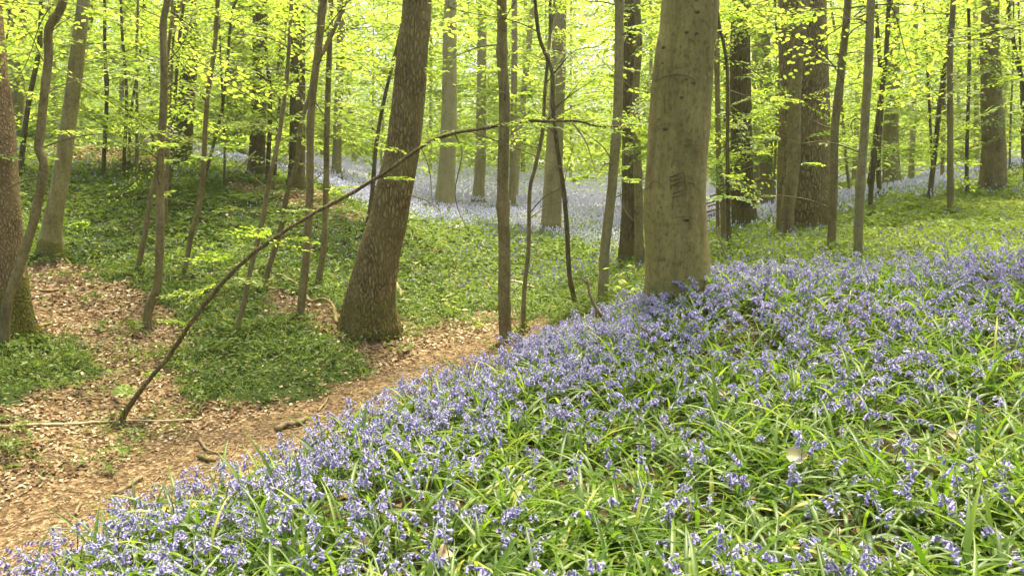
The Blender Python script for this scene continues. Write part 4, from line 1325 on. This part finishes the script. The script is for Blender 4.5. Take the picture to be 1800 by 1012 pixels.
stick('fallen_branch', [(350, 806), (362, 812), (378, 815)], (9, 7), 'stubby black branch on the path just above the bluebells', 'branch', 'dark', .03)
stick('fallen_branch', [(204, 872), (222, 862), (236, 852), (250, 845)], (8, 9), 'brown broken branch on the near end of the path', 'branch', 'deadwood', .03)
stick('fallen_branch', [(134, 908), (138, 896), (143, 886)], (6, 4), 'small brown stub at the path edge near the picture corner', 'branch', 'deadwood', .03)
stick('fallen_branch', [(560, 725), (570, 712), (580, 698)], (4, 2.5), 'thin brown stick pointing up the middle of the path', 'branch', 'deadwood', .02)
stick('fallen_branch', [(65, 512), (85, 514), (104, 511)], (5, 3), 'short brown stick on litter between the mossy tree and the smooth leaning beech', 'branch', 'deadwood', .02)
stick('fallen_log', [(-10, 256), (40, 268), (90, 278), (114, 284)], (5, 4), 'long brown log on the left bank crest', 'log', 'deadwood', .1)
stick('fallen_branch', [(246, 258), (262, 248), (280, 238)], (4, 3), 'bleached branch propped above the left crest litter', 'branch', 'palewood', .1, d=23)
stick('fallen_branch', [(392, 320), (412, 308), (432, 291), (450, 272)], (5, 2.5), 'long bleached branch sloping up on the crest beside the leafy dark trunk', 'branch', 'palewood', .1, d=20.5)
stick('fallen_branch', [(366, 322), (400, 332), (440, 346)], (4, 3), 'brown branch lying down the crest litter', 'branch', 'deadwood', .05)
stick('fallen_log', [(1764, 318), (1776, 311), (1790, 306), (1812, 302)], (10, 8), 'dark mossy log on the right ridge at the picture border', 'log', 'dark', .12)
for k in range(6):
    yb = 342 + 8 * k
    dx, dy_ = rng.uniform(-6, 6, 2)
    stick('fallen_log', [(1246 + dx, yb + 2 + dy_), (1264, yb - 1 + dy_ * .4), (1290 + dy_, yb - dy_)], (rng.uniform(3, 4.5), 2.5), 'brown pole in the heap of cut wood behind the big carved beech', 'log', 'deadwood', 0, d=19 + .25 * k)
    bpy.context.scene.objects[-1]['group'] = 'heaped cut poles'
stick('broken_branch', [(1070, 577), (1058, 558), (1047, 541), (1037, 516), (1032, 490)], (7, 5), 'dead brown forked branch sticking up at the brow left of the big carved beech', 'branch', 'deadwood', 0, d=7.0,
      side=[([(1034, 500), (1026, 492), (1018, 485)], 4), ([(1047, 541), (1048, 555), (1048, 566)], 5)])
stick('broken_branch', [(1158, 614), (1148, 600), (1138, 586), (1126, 572)], (6, 3), 'short dead brown twig slanting among bluebells below the big carved beech', 'branch', 'deadwood', 0, d=5.5)
stick('dead_twig', [(1802, 886), (1776, 860), (1756, 830), (1747, 800), (1748, 782)], (3, 1.5), 'thin dark curved twig at the right border over the strap leaves', 'twig', 'dark', 0, d=3.1)
stick('dead_twig', [(1278, 455), (1268, 430), (1258, 405), (1250, 395)], (3, 1.5), 'reddish brown dead twig leaning on the right foot of the big carved beech', 'twig', 'deadwood', 0, d=8.2)
stick('dead_twig', [(1376, 952), (1352, 930), (1330, 916)], (2, 1.2), 'thin brown twig lying in strap leaves near the bottom', 'twig', 'dark', 0, d=2.75)

# dead leaves lying on the strap leaves


def dead_leaf(px, py, size, tone, label, yaw, curl=.25, lift=.12, up=.5):
    size, lift, up = size * 1.3, lift + .09, up + .15
    gq = ground(px, py)
    q = at(px, py, gq[1] - lift * 1.6)
    n = 9
    u = np.linspace(-1, 1, n)
    v = np.linspace(-1, 1, 7)
    U, Vv = np.meshgrid(u, v, indexing='ij')
    wd = np.sqrt(np.clip(1 - np.abs(U) ** 2.2, 0, 1)) * .68 + .02
    r = np.random.default_rng(int(px))
    X = U * size / 2
    Yy = Vv * wd * size / 2 * (1 + .08 * r.normal(size=U.shape))
    Z = curl * size * (Vv ** 2 * .6 + U ** 2 * .35 * np.sign(r.normal()) + .12 * np.abs(Vv)) + .02 * size * r.normal(size=U.shape)
    Mx = np.array(Matrix.Rotation(yaw, 3, 'Z') @ Matrix.Rotation(up, 3, 'X'))
    P = np.stack([X, Yy, Z], -1).reshape(-1, 3) @ Mx.T
    i = np.arange(n - 1)[:, None] * 7 + np.arange(6)[None]
    F = np.stack([i, i + 1, i + 8, i + 7], -1).reshape(-1, 4)
    o = mk('dead_leaf', P, [F], M['litter'], tone=np.full(len(P), tone) + .06 * r.normal(size=len(P)), loc=q.tolist())
    tag(o, label, 'leaf')
    st_ = tube(np.array([[-size / 2, 0, .2 * curl * size], [-size * .62, .004, .1 * size], [-size * .72, .01, .16 * size]]) @ Mx.T, .0012, 4)
    mk('leaf_stalk', st_[0], st_[1], M['deadwood'], o)


dead_leaf(1397, 802, .085, 1.0, 'largest pale cream dead leaf lying on the green strap leaves', .2, .18, .14, .7)
dead_leaf(1438, 818, .05, .85, 'folded tan dead leaf just right of the largest pale leaf', 1.3, .5, .08)
dead_leaf(1672, 765, .065, .9, 'elongated tan dead leaf among the right strap leaves', .5, .25, .1)
dead_leaf(1632, 832, .07, .55, 'curled brown dead leaf among the right strap leaves', 2.6, .55, .06)
dead_leaf(1065, 910, .075, .22, 'dark chocolate-brown dead leaf in the low middle of the strap leaves', .1, .2, .06)
dead_leaf(1203, 892, .05, .42, 'small red-brown dead leaf half buried in strap leaves', 1.1, .4, .05)
dead_leaf(772, 975, .085, .82, 'upright curled tan dead leaf at the bottom of the picture', 1.5, .6, .06, 1.0)
dead_leaf(634, 958, .05, .9, 'small pale dead leaf in strap leaves left of the upright curled one', .6, .4, .08)
dead_leaf(497, 890, .04, .95, 'tiny cream dead leaf under the brow bluebells', .3, .4, .08)
dead_leaf(1267, 692, .06, .95, 'pale dead leaf among the middle bluebells below the big carved beech', .9, .35, .12)
dead_leaf(1152, 777, .05, .72, 'small orange-tan dead leaf in the middle of the bank', .2, .3, .1)
dead_leaf(1785, 978, .07, .5, 'brown dead leaf in the bottom right corner', .8, .35, .06)
dead_leaf(1202, 1002, .06, .9, 'pale dead leaf cut by the bottom border', 2.4, .3, .06)

# two white wood anemones
for px, py, lab in ((1596, 616, 'white wood anemone among the right bluebells, larger of two'), (1433, 637, 'small white wood anemone among the middle bluebells, smaller of two')):
    gq = ground(px, py + 52)
    q = at(px, py, gq[1])
    b = np.array([q[0], q[1], float(H(q[0], q[1]))])
    o = thing('wood_anemone', lab, 'flower', b.tolist())
    Sx = spline(np.array([[0, 0, -.01], [.006, 0, (q - b)[2] * .5], (q - b)]), .03)
    V, F = tube(Sx, .0018, 5)
    mk('stem', V, F, M['stem'], o, tone=np.full(len(V), .6))
    sz = .036 if 'larger' in lab else .028
    for k in range(6):
        a = k * np.pi / 3
        Mx = np.array(Matrix.Rotation(a, 3, 'Z') @ Matrix.Rotation(.35, 3, 'Y'))
        V = (np.array([(0, 0, 0), (.3, .25, .06), (.75, .26, .1), (1, 0, .08), (.75, -.26, .1), (.3, -.25, .06)]) * sz * .62) @ Mx.T + (q - b)
        mk('petal', V, [np.array([[0, 1, 2, 3], [0, 3, 4, 5]])], M['white_petal'], o, tone=np.full(6, .6))
    for k in range(3):
        a = k * 2.1 + .4
        Mx = np.array(Matrix.Rotation(a, 3, 'Z'))
        V = (np.array([(0, 0, 0), (.3, .22, .05), (.7, .26, .02), (1, 0, -.1), (.7, -.26, .02), (.3, -.22, .05)]) * .045) @ Mx.T + (q - b) * .62
        mk('leaf', V, [np.array([[0, 1, 2, 3], [0, 3, 4, 5]])], M['strap'], o, tone=np.full(6, .5))

# seedlings with big fresh leaves


def seedling(px, py, d, tips, lab, leaf):
    p = at(px, py, d)
    b = np.array([p[0], d, float(H(p[0], d))])
    o = thing('beech_seedling', lab, 'seedling', b.tolist())
    top = at(tips[0][0], tips[0][1], d)
    S = spline(np.array([[0, 0, -.03], [.02, .02, .5 * (top - b)[2]], top - b]), .04)
    V, F = tube(S, np.linspace(.004, .002, len(S)), 6)
    mk('stem', V, F, M['twig'], o)
    r = np.random.default_rng(int(px))
    for tx, ty in tips:
        q = at(tx, ty, d + r.uniform(-.12, .12)) - b
        i = int(np.argmin(np.linalg.norm(S - q, axis=1)))
        V, F = tube(np.array([S[max(i - 2, 0)], (S[i] + q) / 2 + [0, 0, .01], q]), .0014, 4)
        mk('twig', V, F, M['twig'], o)
        for k in range(2):
            a = r.uniform(0, 2 * np.pi)
            Mx = np.array(Matrix.Rotation(a, 3, 'Z') @ Matrix.Rotation(r.normal(.15, .25), 3, 'Y') @ Matrix.Rotation(r.normal(0, .4), 3, 'X'))
            V = (LEAF6 * leaf * r.uniform(.8, 1.2)) @ Mx.T + q
            mk('leaf', V, [np.array([[0, 1, 2, 3], [0, 3, 4, 5]])], M['beech_leaf'], o, tone=np.full(6, r.uniform(.7, 1)))


seedling(1112, 560, 7.6, [(1100, 478), (1072, 470), (1085, 482), (1112, 468), (1080, 502), (1098, 505), (1120, 506), (1108, 516), (1070, 503), (1122, 530), (1090, 492)], 'seedling with large bright yellow-green leaves left of the big carved beech', .085)
seedling(795, 560, 11.8, [(800, 522), (790, 518), (782, 534), (800, 538), (812, 545), (795, 530), (785, 526)], 'low seedling with pale leaves on the green slope right of the ribbed leaning oak', .10)
seedling(845, 580, 11.2, [(846, 572), (838, 576), (855, 572), (840, 568)], 'tiny seedling growing in the litter at the end of the path', .09)

# ------------------------------------------------------------------ thin haze volume, added to lighten the far wood
bpy_haze = NT('haze_air')
vol = bpy_haze.n("ShaderNodeVolumePrincipled", {"Color": (1.0, .97, .82, 1), "Density": .0007, "Anisotropy": .35})
bpy_haze.t.links.new(vol.outputs[0], bpy_haze.out.inputs["Volume"])
lo3, hi3 = np.array([-100, -14, float(gz.min()) - 1.0]), np.array([100, 140, 48.])
hv = np.array([(x_, y_, z_) for z_ in (lo3[2], hi3[2]) for y_ in (lo3[1], hi3[1]) for x_ in (lo3[0], hi3[0])])
hz = mk('haze', hv, [np.array([[0, 2, 3, 1], [4, 5, 7, 6], [0, 1, 5, 4], [2, 6, 7, 3], [0, 4, 6, 2], [1, 3, 7, 5]])], bpy_haze.m, smooth=False)
tag(hz, 'thin haze added to lighten the far wood', None, None, 'stuff')
